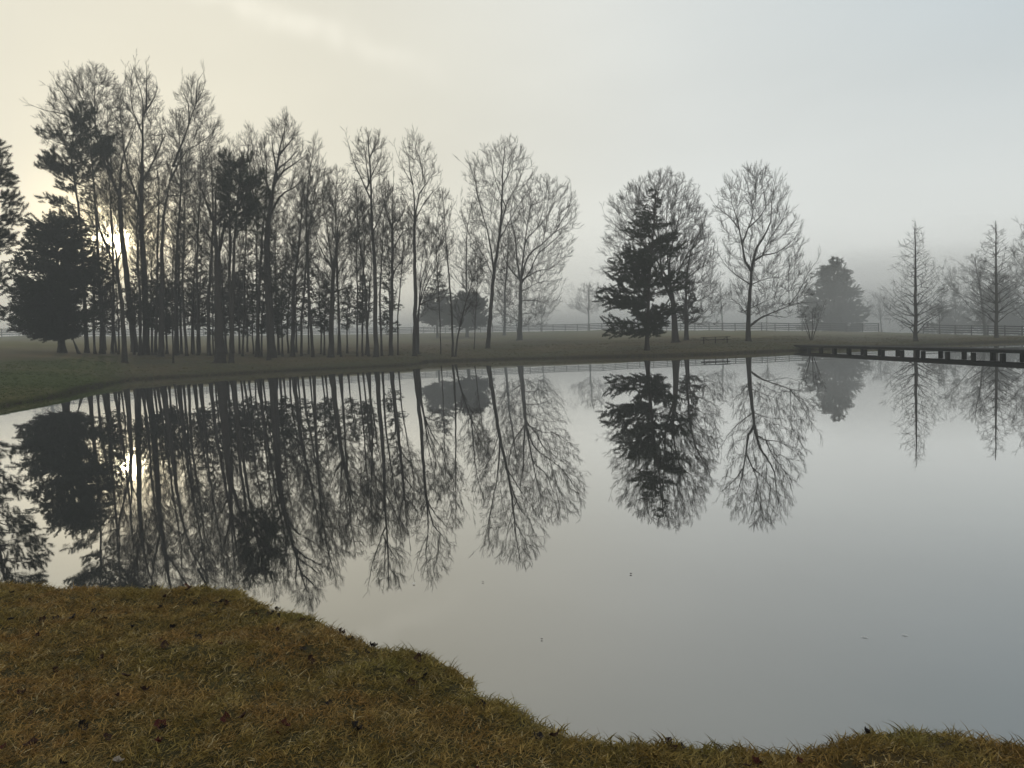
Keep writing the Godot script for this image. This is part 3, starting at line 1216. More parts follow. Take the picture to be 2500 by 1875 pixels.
	hero("bare_tree", "large round-crowned bare tree with a flared trunk close behind the dark cedar", "", 20.2, -94.1, [[0.43,0.0,0.2,-0.2,4.9,-0.6,7.4], [0.26,-0.3,5.6,-1.4,8.2,-1.7,12.3,-2.0,16.3,-2.0,20.6], [0.22,-1.1,7.7,-3.3,12.5,-5.5,14.9,-6.5,16.9,-6.7,19.6], [0.22,-0.3,5.7,-0.4,10.4,0.7,14.5,1.5,17.7,1.4,19.6], [0.22,-0.3,6.5,1.4,10.5,3.0,12.8,4.2,15.4], [0.17,-0.9,7.2,-4.4,9.0,-7.2,9.3,-10.0,8.7], [0.17,-1.4,8.2,-4.3,11.3,-7.6,12.8,-9.2,13.9], [0.17,-0.9,7.2,-0.8,13.0,-0.4,17.0,-0.6,20.2], [0.15,-1.7,12.3,-3.3,15.9,-4.1,18.7,-4.4,19.7], [0.15,-3.0,11.9,-5.9,14.0,-8.3,16.3,-8.7,17.9], [0.15,1.4,10.5,3.9,11.8,5.0,13.3], [0.13,-0.3,6.4,2.3,8.3,4.2,9.5,5.3,9.1]], {"dense": 2.2, "crown": [5.8, -3.8, 2.3, 7.7, -7.7, 4.8, 9.0, -9.6, 5.6, 11.8, -9.7, 5.8, 15.2, -9.2, 5.2, 18.0, -8.2, 4.2, 19.5, -6.2, 3.0, 20.3, -4.0, 1.3, 20.9, -2.4, 0.2]})
	hero("bare_tree", "slim bare tree with long rising right branches, next to the flared trunk", "", 22.7, -100.0, [[0.19,0.1,-0.1,0.2,4.9,0.4,8.3,1.0,11.7,2.4,14.3,3.1,16.6], [0.10,0.2,4.7,2.0,5.3,4.2,6.1], [0.10,0.4,7.8,2.1,9.6,4.3,10.0], [0.10,1.0,11.7,2.3,13.0,4.0,13.9], [0.08,0.4,8.3,0.0,10.7,-0.3,12.8], [0.08,0.3,6.6,2.2,7.2,4.6,7.4]], {"crown": [2.2, -1.7, 4.7, 5.8, -1.6, 6.0, 9.3, -1.0, 5.5, 12.8, 0.3, 4.6, 15.1, 1.5, 3.8]})
	hero("bare_tree", "broad bare tree leaning its limbs right, first left of the gap before the cedar", "", 1.4, -118.7, [[0.41,0.0,-0.3,0.4,6.1,0.5,9.2], [0.25,0.3,9.0,0.0,12.9,-0.1,15.6,-0.7,18.7,0.1,21.8,0.9,25.6], [0.25,0.5,9.2,1.0,12.8,1.6,15.5,3.4,17.5,5.7,20.3,6.7,22.7,6.6,25.0], [0.25,0.6,9.5,1.8,12.8,3.7,14.3,5.8,16.0,7.9,17.3,10.0,19.0], [0.18,0.6,8.6,2.2,11.0,3.2,13.2,5.1,14.9,7.4,17.1,9.3,20.2,9.9,23.0], [0.18,0.1,9.3,-1.4,11.6,-2.2,14.1,-2.5,17.5,-3.3,20.6], [0.16,0.8,9.2,3.1,10.7,5.4,11.3,7.8,13.3,9.0,15.2], [0.12,0.6,6.3,2.7,6.1,4.8,5.2,6.1,4.0], [0.10,0.5,4.0,2.0,4.2,3.6,3.6,5.4,4.3], [0.11,0.0,3.1,-1.7,4.1,-3.2,4.8,-4.2,4.5], [0.12,0.7,8.1,3.3,8.9,5.4,9.1,8.3,9.2], [0.14,1.6,15.5,2.1,19.1,2.6,22.2,2.3,24.9], [0.14,3.4,17.5,4.4,20.3,4.9,23.0,4.7,24.6], [0.12,5.8,16.0,8.0,19.3,8.3,22.2,7.9,23.8]], {"dense": 1.15, "crown": [2.3, -4.3, 4.9, 5.5, -5.3, 7.2, 8.3, -4.5, 8.1, 12.5, -3.4, 9.2, 16.7, -2.7, 10.5, 19.5, -1.9, 10.7, 22.3, -1.1, 10.0, 23.7, 0.7, 9.0, 24.9, 2.5, 6.4]})
	hero("bare_tree", "tall bare tree with a leaning trunk and several spires, left of the broad leaning one", "", -3.0, -100.4, [[0.29,-0.1,-0.4,0.7,6.1,1.2,10.0,1.9,13.8,2.3,16.6,2.6,19.8,2.8,23.2,3.3,26.6], [0.18,1.1,10.3,0.7,13.8,0.2,16.1,-0.7,19.5,-1.5,21.8,-3.1,23.2], [0.15,2.2,15.8,3.4,19.4,4.6,21.3,5.4,23.1,6.1,25.4], [0.13,2.5,19.4,1.9,21.7,1.4,24.2,1.5,26.1], [0.12,-0.1,17.2,-0.6,19.9,-1.1,22.6,-1.6,25.2], [0.12,1.9,13.8,3.2,16.0,4.4,17.9,5.9,19.9,6.5,22.5], [0.12,2.7,21.3,3.9,23.5,4.6,26.2], [0.09,1.1,9.8,0.0,11.9,-1.5,13.9,-2.5,16.6,-2.6,20.0], [0.09,-0.5,19.0,-0.8,22.2,-0.4,25.2]], {"crown": [8.6, -1.7, 3.8, 14.0, -2.6, 5.7, 18.1, -2.6, 6.5, 21.1, -3.1, 7.5, 23.5, -3.0, 7.6, 25.2, -2.0, 6.9, 26.3, 0.1, 6.2, 27.0, 2.6, 5.1]})
	hero("bare_tree", "tall slim bare tree with an open forked top, standing where the bank juts out", "", -10.6, -84.6, [[0.25,-0.1,0.1,0.4,7.7,0.5,12.5,0.8,15.7], [0.15,0.8,15.7,0.6,18.4,-0.2,19.7,-0.9,21.3,-1.4,23.0], [0.15,0.8,15.7,1.3,18.0,2.1,19.2,1.8,20.5,1.7,23.7], [0.10,0.6,18.4,0.3,20.0,0.4,22.1,0.4,24.3], [0.11,0.9,15.6,2.1,17.3,3.3,18.6,4.1,20.0], [0.09,0.7,15.1,-0.3,17.0,-1.0,18.3], [0.09,1.6,18.4,2.7,20.0,3.4,21.4]], {"crown": [11.6, -0.3, 2.2, 15.6, -1.4, 3.4, 18.6, -1.5, 4.1, 21.1, -1.5, 4.0, 23.1, -0.9, 3.2, 24.0, -0.2, 2.0, 24.4, 0.5, 1.3]})
	hero("bare_tree", "bare tree fanning straight stems right from a short trunk at the jutting bank", "", -11.0, -90.3, [[0.22,0.0,0.0,0.3,4.5,0.5,5.8], [0.13,0.5,5.8,1.1,8.2,2.1,10.3,3.1,11.5,4.1,12.5], [0.13,0.5,5.8,1.3,7.9,2.5,9.9,3.7,10.6,4.8,11.2], [0.13,0.5,6.2,0.9,8.8,1.6,10.6,2.4,12.5,2.8,14.4], [0.11,0.5,6.2,0.8,9.6,1.2,12.0,1.6,14.1,1.5,15.8], [0.11,0.5,5.3,1.4,6.2,2.9,6.6,4.2,6.4], [0.09,1.6,10.6,2.9,12.2,4.2,13.3]], {"crown": [5.1, -0.4, 3.4, 8.9, -0.7, 5.0, 12.1, -0.7, 5.2, 14.8, 0.0, 3.9, 15.9, 0.6, 2.7]})
	hero("bare_tree", "tall bare tree with a straight trunk and narrow feathery crown, right part of the wood", "", -14.6, -83.2, [[0.27,0.1,0.0,0.3,10.6,0.2,14.2,0.3,17.8,0.3,20.4,0.2,24.1], [0.13,0.3,17.0,-0.7,19.0,-1.5,20.9,-1.9,22.5,-2.2,23.6], [0.13,0.3,18.5,0.8,20.4,1.6,22.2,1.6,24.3], [0.12,0.3,19.9,-0.2,22.2,-0.4,23.9], [0.11,0.2,15.3,-1.0,17.1,-2.0,18.5], [0.11,0.2,14.2,1.5,16.0,1.9,18.5,2.2,20.2], [0.11,0.3,21.3,0.9,22.9,1.0,24.5]], {"dense": 1.25, "crown": [10.0, -1.1, 2.3, 13.5, -1.9, 2.6, 16.4, -2.3, 2.7, 19.3, -2.4, 2.8, 21.8, -2.4, 2.9, 23.2, -1.9, 2.5, 24.4, -0.8, 1.5]})
	hero("bare_tree", "bare tree with arching right limbs just right of the narrow-crowned one", "", -13.2, -84.5, [[0.23,0.1,0.4,0.7,11.6,0.7,14.3], [0.14,0.7,14.3,-0.1,17.0,-0.3,19.4,0.0,21.2], [0.14,0.7,12.1,1.9,13.7,3.4,14.3,4.6,13.9], [0.11,0.7,14.3,0.9,17.0,1.2,19.4,0.9,21.2], [0.11,0.6,9.6,2.1,11.0,3.6,11.9], [0.09,0.7,13.4,2.0,15.4,3.1,16.3]], {"dense": 1.25, "crown": [7.6, -1.7, 2.6, 11.6, -1.7, 4.9, 14.6, -2.1, 4.4, 17.1, -2.0, 2.6, 18.5, -1.2, 1.6]})
	hero("bare_tree", "stout bare tree with a high rounded crown spreading right, middle of the wood", "", -26.2, -84.3, [[0.47,-0.1,0.3,0.0,7.2,0.1,12.7,0.8,17.2], [0.28,0.8,17.2,1.4,19.9,1.8,21.7,2.6,24.4,2.9,26.8], [0.23,1.0,18.6,2.3,20.6,3.9,22.0,5.6,23.7], [0.23,0.4,15.6,1.6,17.4,3.8,18.9,5.5,20.9,6.3,22.4], [0.23,0.8,17.5,0.2,20.8,0.0,23.4,0.3,25.4], [0.21,1.5,20.4,1.2,23.5,1.3,25.5], [0.19,1.8,21.7,3.5,23.9,3.9,25.8], [0.19,0.3,15.2,-0.9,17.3,-1.2,19.8,-1.3,22.0], [0.16,2.3,20.6,4.0,23.1,4.8,24.9]], {"dense": 1.5, "crown": [10.2, -1.5, 5.5, 14.7, -1.3, 6.4, 17.7, -0.9, 6.3, 20.1, -0.7, 6.0, 22.6, -0.5, 5.7, 24.6, 0.0, 4.8, 25.9, 1.0, 4.1, 26.8, 2.1, 3.4]})
	hero("bare_tree", "thickest dark trunk of the wood, forking low into heavy limbs", "", -28.6, -75.5, [[0.51,0.1,0.3,0.2,7.0,0.3,10.3], [0.33,0.3,10.3,0.3,13.5,0.6,16.8,0.9,19.2,1.1,20.3], [0.31,0.4,10.3,1.1,13.5,1.3,16.0,2.1,18.8,2.8,20.4], [0.26,0.3,13.5,1.7,14.8,3.4,16.5,4.9,17.9], [0.26,0.4,14.2,-0.5,16.1,-1.0,18.0,-1.0,20.2], [0.23,1.1,13.5,2.5,15.2,3.6,17.5,4.0,19.7], [0.23,0.3,11.9,-0.9,13.8,-1.6,15.1]], {"dense": 1.5, "crown": [9.3, -2.0, 4.6, 13.7, -1.9, 4.9, 16.4, -1.4, 4.8, 18.6, -1.1, 4.3, 20.6, -0.1, 3.3]})
	hero("bare_tree", "dark bare tree whose arching limbs droop right, under the dip of the wood's skyline", "", -19.6, -83.7, [[0.32,0.0,0.0,0.5,7.1,0.9,10.7], [0.19,0.9,10.7,1.6,13.1,2.9,14.0,4.3,13.4], [0.19,0.7,9.3,0.4,12.9,0.2,16.1,0.0,18.6], [0.18,0.9,10.7,1.5,14.3,2.5,16.5,4.0,17.2], [0.16,0.8,10.0,-0.7,12.5,-1.3,15.1,-1.5,17.2], [0.16,0.6,7.8,2.3,7.6,4.0,7.2], [0.13,1.1,12.0,0.8,14.7,1.5,17.2,1.7,19.0]], {"dense": 1.25, "crown": [6.7, -1.9, 4.0, 11.6, -2.6, 4.3, 14.6, -2.0, 3.9, 17.0, -1.4, 3.0, 18.5, -0.4, 2.1]})
	hero("bare_tree", "tall bare tree at the left of the wood, forking wide at half height", "", -46.3, -94.8, [[0.42,-0.3,0.0,-0.3,8.1,-0.6,15.4,-0.5,19.8], [0.25,-0.6,19.7,-1.7,22.0,-2.6,25.4,-4.5,27.8,-6.0,30.2,-8.3,30.9], [0.21,-0.4,19.9,0.1,24.2,1.1,27.0,1.8,29.7,0.7,31.6,0.0,33.7], [0.21,-1.5,21.6,-2.3,25.9,-3.5,28.7,-4.3,31.0,-5.3,33.2], [0.17,-2.6,25.4,-2.6,28.8,-2.5,31.9,-2.3,34.4], [0.17,-3.5,26.7,-5.7,27.7,-7.6,27.8,-10.1,28.5], [0.17,-0.9,20.9,-1.3,24.8,-1.4,29.4,-1.3,34.4], [0.15,-4.5,27.8,-5.5,29.8,-6.8,31.9]], {"dense": 2.2, "crown": [17.9, -4.0, 1.5, 23.1, -7.8, 1.8, 26.1, -9.6, 2.0, 28.2, -9.8, 2.1, 30.4, -8.7, 1.7, 32.2, -7.0, 1.3, 33.5, -5.0, 0.2, 34.4, -3.3, -0.7]})
	hero("bare_tree", "tall bare tree with a dense fan-shaped top right of the hazy sun", "", -42.7, -90.2, [[0.40,0.0,-0.3,0.3,9.3,0.3,15.0,0.8,22.4], [0.24,0.8,22.1,1.1,25.9,1.2,28.5,0.6,30.9,1.0,33.1], [0.20,1.2,26.7,2.1,28.6,2.9,30.7,2.8,32.8], [0.20,0.3,17.3,-0.3,19.5,-0.9,22.3,-1.0,24.5,-1.1,28.3,-0.4,30.8,-0.2,33.1], [0.20,0.7,20.6,2.3,23.5,3.6,26.7,4.3,29.3], [0.16,1.2,28.2,1.8,30.6,1.8,33.1], [0.16,1.0,25.9,0.2,27.9,0.1,30.6,0.4,32.4], [0.14,2.3,23.5,3.1,25.3,3.0,28.1]], {"dense": 2.2, "crown": [14.2, -2.9, 3.2, 20.4, -3.2, 4.1, 24.6, -3.2, 4.4, 27.7, -3.0, 4.2, 30.4, -2.2, 3.8, 31.8, -1.1, 3.0, 32.8, -0.3, 2.1]})
	hero("bare_tree", "tall bare tree whose twin stems lean right to two separate tops", "", -39.1, -86.0, [[0.33,0.0,0.0,0.6,9.1,1.0,14.6,2.0,19.6,2.4,21.2], [0.21,2.4,21.2,3.4,23.4,4.2,25.3,5.0,27.2,6.0,29.3,5.6,31.1], [0.18,2.1,20.0,3.9,23.4,5.3,24.5,7.0,26.2,8.5,28.7], [0.15,4.2,25.5,4.2,27.2,3.6,28.6,3.8,30.2], [0.11,1.6,17.8,3.1,18.2,4.3,18.9], [0.13,5.0,27.2,5.2,29.3,6.3,30.8], [0.11,7.0,26.2,7.6,27.5,7.8,28.5], [0.11,1.5,17.4,0.3,17.8,-0.7,18.4], [0.10,2.9,21.7,4.6,22.3,6.2,23.4]], {"dense": 1.5, "crown": [17.9, 0.1, 4.4, 22.5, 0.9, 8.4, 25.6, 2.0, 8.6, 27.6, 2.2, 8.4, 29.2, 2.4, 7.3, 30.4, 3.4, 6.6, 31.1, 4.2, 6.1]})
	hero("bare_tree", "bare tree forking in a V in front of the hazy sun", "", -37.4, -74.4, [[0.26,0.2,0.0,0.1,5.9,-0.1,8.7], [0.19,-0.1,8.7,-0.9,11.2,-1.4,13.1,-1.5,16.9,-1.9,18.9], [0.19,-0.1,8.7,-0.1,10.6,-0.4,13.2,-0.4,15.9,-0.1,18.0], [0.11,-0.9,11.2,-1.6,13.3,-2.8,14.3,-3.0,15.8], [0.11,-0.1,10.6,0.9,12.8,1.6,14.3]], {"dense": 1.3, "crown": [12.5, -3.0, 2.6, 16.0, -2.3, 2.2, 17.7, -1.7, 1.9, 19.3, -0.8, 0.9]})
	conical_tree("bald_cypress", "bare cone-shaped tree with a straight leader behind the middle of the dock", "", 43.5, -82.5, {"h": 12.9, "dx": -0.0, "l": 3.5, "r": 3.5, "cb": 1.2, "r0": 0.21})
	conical_tree("bald_cypress", "taller-topped bare cone-shaped tree at the right end of the right fence", "", 53.7, -84.9, {"h": 13.0, "dx": -0.1, "l": 4.0, "r": 4.0, "cb": 2.0, "r0": 0.21})
	evergreen("cedar_tree", "dark ragged cedar at the water's edge left of the picnic table", 14.1, -79.5, 17.3, 1.4, 0.24, [2.0, -4.2, 1.2, 3.1, -4.8, 2.7, 4.5, -5.1, 3.4, 6.5, -4.4, 4.1, 8.6, -3.7, 4.2, 10.6, -2.8, 3.6, 12.4, -1.8, 3.0, 13.9, -1.2, 2.2, 15.4, -0.5, 1.8, 16.9, 0.1, 1.5, 17.5, 0.6, 1.2], {"n": 600, "gap": 0.36, "size": 0.74})
	evergreen("cedar_tree", "small dark cedar sapling hugging the slim trunk right of the dark ragged cedar", 23.3, -101.1, 8.1, 0.4, 0.13, [2.5, -1.3, 1.3, 4.1, -1.4, 1.7, 6.2, -1.0, 1.2, 7.9, -0.6, 0.9], {"n": 260})
	evergreen("cedar_tree", "big rounded dark cedar at the far left of the bank", -47.3, -81.2, 14.8, 0.2, 0.37, [1.8, -2.6, 2.0, 2.9, -5.0, 3.0, 4.3, -4.5, 3.7, 5.9, -5.3, 3.5, 7.8, -4.1, 4.2, 9.5, -4.4, 3.9, 11.1, -3.4, 4.0, 12.6, -2.8, 3.0, 13.7, -1.8, 2.8, 14.4, -1.1, 1.5], {"n": 1100, "size": 0.8, "gap": 0.55})
	evergreen("evergreen_tree", "broad grey-green evergreen fading in mist behind the fence, left of the gate", 58.4, -138.2, 14.3, -0.2, 0.45, [0.8, -5.8, 5.1, 2.8, -6.0, 5.2, 6.2, -5.4, 4.2, 8.6, -4.6, 3.7, 11.0, -3.0, 2.4, 13.0, -1.8, 1.4], {"n": 650})
	evergreen("evergreen_tree", "low dome-shaped evergreen in mist behind the jutting bank", -7.6, -135.8, 8.2, -0.0, 0.25, [2.6, -5.9, 4.1, 4.2, -6.7, 4.3, 6.2, -4.6, 3.4, 7.3, -2.5, 2.0], {"n": 450})
	evergreen("evergreen_tree", "pale pointed evergreen left of the low dome-shaped one", -13.2, -139.4, 12.0, 0.5, 0.21, [3.0, -3.2, 3.4, 5.0, -2.6, 3.1, 7.5, -1.6, 2.5, 10.0, -0.7, 1.6], {"n": 380})
	evergreen("evergreen_tree", "pale spired evergreen in mist right of the middle bare cone tree, left one of two", 80.7, -143.9, 10.2, -0.0, 0.25, [1.4, -3.8, 2.0, 4.4, -2.2, 1.8, 7.0, -1.2, 1.2, 8.7, -0.6, 0.6], {"n": 300})
	evergreen("evergreen_tree", "pale spired evergreen in mist right of the middle bare cone tree, right one of two", 84.2, -145.4, 10.7, -0.1, 0.25, [1.5, -2.6, 3.4, 4.5, -1.4, 2.6, 7.1, -0.8, 1.4, 8.8, -0.5, 0.5], {"n": 300})
	bare_tree("bare_tree", "tall misty bare tree cut off by the right edge of the picture", "", 71.6, -106.1, {"h": 17.5, "dx": 0.3, "l": 3.2, "r": 4.6, "cb": 1.8, "r0": 0.30, "dense": 1.8})
	evergreen("evergreen_tree", "wide misty evergreen between the bare cone at the fence end and the picture edge", 85.4, -135.3, 11.4, 1.0, 0.29, [1.5, -4.2, 4.4, 5.2, -2.8, 4.1, 8.4, -1.4, 3.4, 10.3, -0.0, 2.0], {"n": 420})
	evergreen("holly_tree", "dark understory evergreen in front of the fan-topped tree", -43.6, -89.1, 10.4, 0.7, 0.12, [3.7, -1.1, 1.8, 5.3, -1.4, 2.2, 7.4, -1.1, 2.2, 9.1, -0.4, 1.7], {"n": 430, "gap": 0.95, "size": 0.75})
	evergreen("holly_tree", "dark understory evergreen low under the twin-stemmed tree", -40.6, -90.8, 8.9, 0.6, 0.12, [2.6, -0.9, 1.5, 4.2, -1.2, 2.0, 6.1, -0.9, 1.9, 7.7, -0.4, 1.5], {"n": 430, "gap": 0.95, "size": 0.75})
	evergreen("holly_tree", "dark understory evergreen low right of the twin-stemmed tree", -38.0, -91.7, 10.6, 0.9, 0.12, [3.0, -0.9, 1.8, 4.6, -1.2, 2.3, 7.2, -0.9, 2.3, 9.1, -0.3, 1.9], {"n": 430, "gap": 0.95, "size": 0.75})
	evergreen("holly_tree", "dark understory evergreen low between the thickest and stout trunks", -33.4, -92.7, 10.1, 0.7, 0.12, [3.4, -1.2, 1.9, 5.1, -1.5, 2.4, 7.1, -1.2, 2.3, 8.8, -0.5, 1.8], {"n": 430, "gap": 0.95, "size": 0.75})
	evergreen("holly_tree", "dark understory evergreen low at the stout trunk's right", -25.7, -86.5, 10.3, 0.5, 0.11, [2.5, -1.2, 1.5, 4.1, -1.5, 2.0, 6.8, -1.2, 1.9, 8.8, -0.6, 1.5], {"n": 430, "gap": 0.95, "size": 0.75})
	evergreen("holly_tree", "dark understory evergreen low beside the drooping-limbed tree", -21.4, -88.2, 8.8, 0.7, 0.11, [2.8, -0.7, 1.5, 4.4, -1.1, 2.0, 6.1, -0.8, 1.9, 7.6, -0.3, 1.6], {"n": 430, "gap": 0.95, "size": 0.75})
	evergreen("holly_tree", "dark understory evergreen low right of the drooping-limbed tree", -19.3, -90.7, 8.3, 0.5, 0.11, [3.1, -0.6, 1.1, 4.8, -0.9, 1.6, 6.0, -0.7, 1.4, 7.3, -0.3, 1.2], {"n": 430, "gap": 0.95, "size": 0.75})
	evergreen("holly_tree", "dark understory evergreen below the two round-headed pines", -49.5, -94.0, 13.3, 1.0, 0.13, [3.3, -0.8, 1.5, 5.0, -1.1, 2.0, 8.8, -0.6, 2.1, 11.3, -0.1, 1.8], {"n": 430, "gap": 0.95, "size": 0.75})
	evergreen("holly_tree", "dark understory evergreen behind the forked sun tree", -46.1, -89.9, 13.0, -0.4, 0.12, [2.4, -2.3, 0.3, 4.0, -2.6, 0.8, 8.2, -2.2, 0.9, 10.8, -1.5, 0.5], {"n": 430, "gap": 0.95, "size": 0.75})
	evergreen("holly_tree", "dark understory evergreen between the fan-topped tree and the twin-stemmed tree", -40.7, -89.2, 11.0, 0.7, 0.12, [3.1, -1.6, 2.1, 4.7, -1.9, 2.6, 7.4, -1.5, 2.5, 9.4, -0.7, 1.9], {"n": 430, "gap": 0.95, "size": 0.75})
	evergreen("holly_tree", "dark understory evergreen left of the thickest trunk", -37.4, -92.5, 13.4, 1.0, 0.12, [3.4, -0.8, 1.8, 5.1, -1.1, 2.3, 8.9, -0.7, 2.3, 11.4, -0.1, 1.9], {"n": 430, "gap": 0.95, "size": 0.75})
	evergreen("holly_tree", "dark understory evergreen right of the thickest trunk", -32.6, -95.3, 14.5, 0.9, 0.12, [2.2, -1.3, 1.9, 4.0, -1.7, 2.4, 9.0, -1.2, 2.5, 12.1, -0.4, 2.0], {"n": 430, "gap": 0.95, "size": 0.75})
	evergreen("holly_tree", "dark understory evergreen against the stout middle trunk", -28.1, -86.6, 15.0, 1.6, 0.11, [2.9, -0.7, 2.6, 4.5, -1.0, 3.1, 9.6, -0.5, 3.1, 12.6, 0.2, 2.7], {"n": 430, "gap": 0.95, "size": 0.75})
	evergreen("holly_tree", "dark understory evergreen beside the thin trunks right of the stout trunk", -23.7, -90.2, 11.6, 0.7, 0.11, [3.2, -0.9, 1.4, 4.9, -1.2, 1.9, 7.8, -0.9, 1.9, 9.9, -0.3, 1.5], {"n": 430, "gap": 0.95, "size": 0.75})
	evergreen("holly_tree", "dark understory evergreen by the drooping-limbed dark tree's right", -17.6, -91.1, 9.4, 0.6, 0.11, [3.6, -0.9, 1.5, 5.2, -1.2, 2.0, 6.8, -1.0, 1.8, 8.2, -0.5, 1.5], {"n": 430, "gap": 0.95, "size": 0.75})
	evergreen("holly_tree", "dark understory evergreen between the narrow-crowned tree and the jutting bank", -14.6, -93.6, 13.4, 0.3, 0.11, [2.4, -1.3, 1.0, 4.0, -1.6, 1.5, 8.4, -1.2, 1.4, 11.2, -0.7, 1.2], {"n": 430, "gap": 0.95, "size": 0.75})
	evergreen("holly_tree", "dark understory evergreen right of the big rounded cedar", -45.8, -84.7, 10.3, 0.7, 0.12, [2.8, -0.6, 1.2, 4.3, -0.9, 1.6, 6.9, -0.5, 1.6, 8.8, -0.1, 1.4], {"n": 430, "gap": 0.95, "size": 0.75})
	evergreen("holly_tree", "dark understory evergreen rising tall between the twin-stemmed tree and the thickest trunk", -38.3, -88.6, 17.3, 1.3, 0.12, [3.5, -0.4, 1.5, 5.1, -0.7, 2.0, 11.1, -0.1, 2.2, 14.5, 0.4, 2.0], {"n": 430, "gap": 0.95, "size": 0.75})
	evergreen("holly_tree", "dark understory evergreen hiding the thickest trunk's middle", -34.5, -92.0, 11.2, 0.6, 0.12, [2.3, -1.5, 1.8, 4.0, -1.8, 2.3, 7.2, -1.4, 2.3, 9.4, -0.7, 1.8], {"n": 430, "gap": 0.95, "size": 0.75})
	evergreen("holly_tree", "dark understory evergreen right of the stout middle trunk", -26.1, -93.7, 13.5, 0.7, 0.12, [2.7, -0.8, 1.1, 4.4, -1.1, 1.6, 8.7, -0.7, 1.6, 11.4, -0.2, 1.4], {"n": 430, "gap": 0.95, "size": 0.75})
	pine("pine with a dense round head over a bent trunk, left of the hazy sun", -46.9, -85.2, 0.23, [-0.0, -0.1, 0.2, 13.8, -0.2, 21.3, 0.6, 26.3], [19.1, -2.9, 1.7, 21.0, -3.2, 3.4, 23.0, -2.8, 4.2, 25.1, -1.6, 3.9, 26.7, -0.1, 2.4], {"n": 260})
	pine("pine with a sparse ragged side leaning left, second pine from the left", -45.5, -85.9, 0.23, [-0.0, -0.1, 0.2, 14.0, 0.2, 21.6, 0.2, 24.6], [12.3, -6.4, -2.5, 15.3, -6.6, -1.9, 18.2, -6.7, -0.8, 20.1, -6.3, 0.2, 21.6, -5.7, 1.0, 23.3, -3.2, 2.2], {"n": 150})
	pine("pine cut off by the left edge of the picture", -44.7, -63.9, 0.28, [-0.0, 0.6, 0.7, 10.6, 1.5, 19.6], [3.4, -1.7, 2.9, 6.0, -1.8, 3.2, 8.3, -1.4, 3.7, 11.6, -1.2, 3.8, 14.3, -1.0, 4.3, 16.5, -0.5, 3.9, 18.5, 0.2, 3.8], {"n": 420})
	pine("pine with a flat dark top above the thickest trunk of the wood", -27.5, -75.6, 0.22, [-0.0, -0.1, 0.8, 10.6, 1.5, 16.5, 2.1, 20.7], [13.7, -0.1, 3.3, 15.5, -0.4, 4.1, 17.3, -0.7, 4.4, 18.9, -0.2, 3.8, 20.2, 0.5, 3.5], {"n": 300})
	bare_tree("bare_tree", "thin bare trunk between the two pines", "", -45.7, -84.7, {"h": 16.9, "dx": 0.5, "l": 1.9, "r": 1.9, "cb": 8.6, "r0": 0.12, "dense": 1.55})
	bare_tree("bare_tree", "slim bare trunk left of the sun's V-forked tree", "", -45.3, -87.5, {"h": 24.1, "dx": 1.0, "l": 2.9, "r": 2.9, "cb": 10.9, "r0": 0.18, "dense": 1.55})
	bare_tree("bare_tree", "slim bare trunk between the wide-forked and fan-topped trees", "", -42.3, -87.6, {"h": 22.8, "dx": 1.3, "l": 2.9, "r": 2.9, "cb": 9.1, "r0": 0.15, "dense": 1.55})
	bare_tree("bare_tree", "slim bare trunk touching the fan-topped tree's right side", "", -40.6, -87.8, {"h": 24.4, "dx": 1.3, "l": 3.2, "r": 3.2, "cb": 10.1, "r0": 0.17, "dense": 1.55})
	bare_tree("bare_tree", "thin bare trunk at the front of the bank below the twin-stemmed tree", "", -33.5, -76.2, {"h": 14.3, "dx": 0.7, "l": 1.7, "r": 1.7, "cb": 6.8, "r0": 0.09, "dense": 1.55})
	bare_tree("bare_tree", "bare tree with a bushy top behind the twin-stemmed tree", "", -38.2, -87.8, {"h": 27.5, "dx": 1.7, "l": 3.5, "r": 3.5, "cb": 11.2, "r0": 0.20, "dense": 1.55})
	bare_tree("bare_tree", "bare trunk right of the twin-stemmed tree", "", -36.7, -87.1, {"h": 22.7, "dx": 1.5, "l": 3.1, "r": 3.1, "cb": 10.1, "r0": 0.17, "dense": 1.55})
	bare_tree("bare_tree", "bare tree with an upright crown two trunks left of the thickest trunk", "", -35.8, -88.0, {"h": 25.5, "dx": 1.5, "l": 3.5, "r": 3.5, "cb": 12.2, "r0": 0.17, "dense": 1.55})
	bare_tree("bare_tree", "bare tree just left of the thickest trunk", "", -34.5, -88.0, {"h": 24.5, "dx": 1.5, "l": 3.1, "r": 3.1, "cb": 11.2, "r0": 0.22, "dense": 1.55})
	bare_tree("bare_tree", "front bare trunk touching the thickest trunk's right side", "", -27.5, -75.6, {"h": 21.8, "dx": 1.0, "l": 2.4, "r": 2.4, "cb": 10.4, "r0": 0.21, "dense": 1.55})
	bare_tree("bare_tree", "thin spire of bare twigs rising behind the flat-topped pine", "", -30.2, -86.6, {"h": 25.8, "dx": 2.0, "l": 2.4, "r": 2.4, "cb": 16.3, "r0": 0.12, "dense": 1.55})
	bare_tree("bare_tree", "bare tree between the thickest and the stout trunk", "", -28.3, -85.7, {"h": 24.5, "dx": 2.0, "l": 3.0, "r": 3.0, "cb": 12.1, "r0": 0.21, "dense": 1.55})
	bare_tree("bare_tree", "thin bare trunk hidden behind the stout trunk's left", "", -28.6, -87.4, {"h": 24.3, "dx": 0.5, "l": 2.4, "r": 2.4, "cb": 11.2, "r0": 0.12, "dense": 1.55})
	bare_tree("bare_tree", "short front trunk overlapping the stout trunk", "", -25.3, -80.3, {"h": 17.1, "dx": 1.0, "l": 2.2, "r": 2.2, "cb": 6.9, "r0": 0.19, "dense": 1.55})
	bare_tree("bare_tree", "bare tree with a bushy low crown right of the stout trunk", "", -24.5, -86.3, {"h": 19.5, "dx": 2.1, "l": 3.3, "r": 3.3, "cb": 7.0, "r0": 0.25, "dense": 1.55})
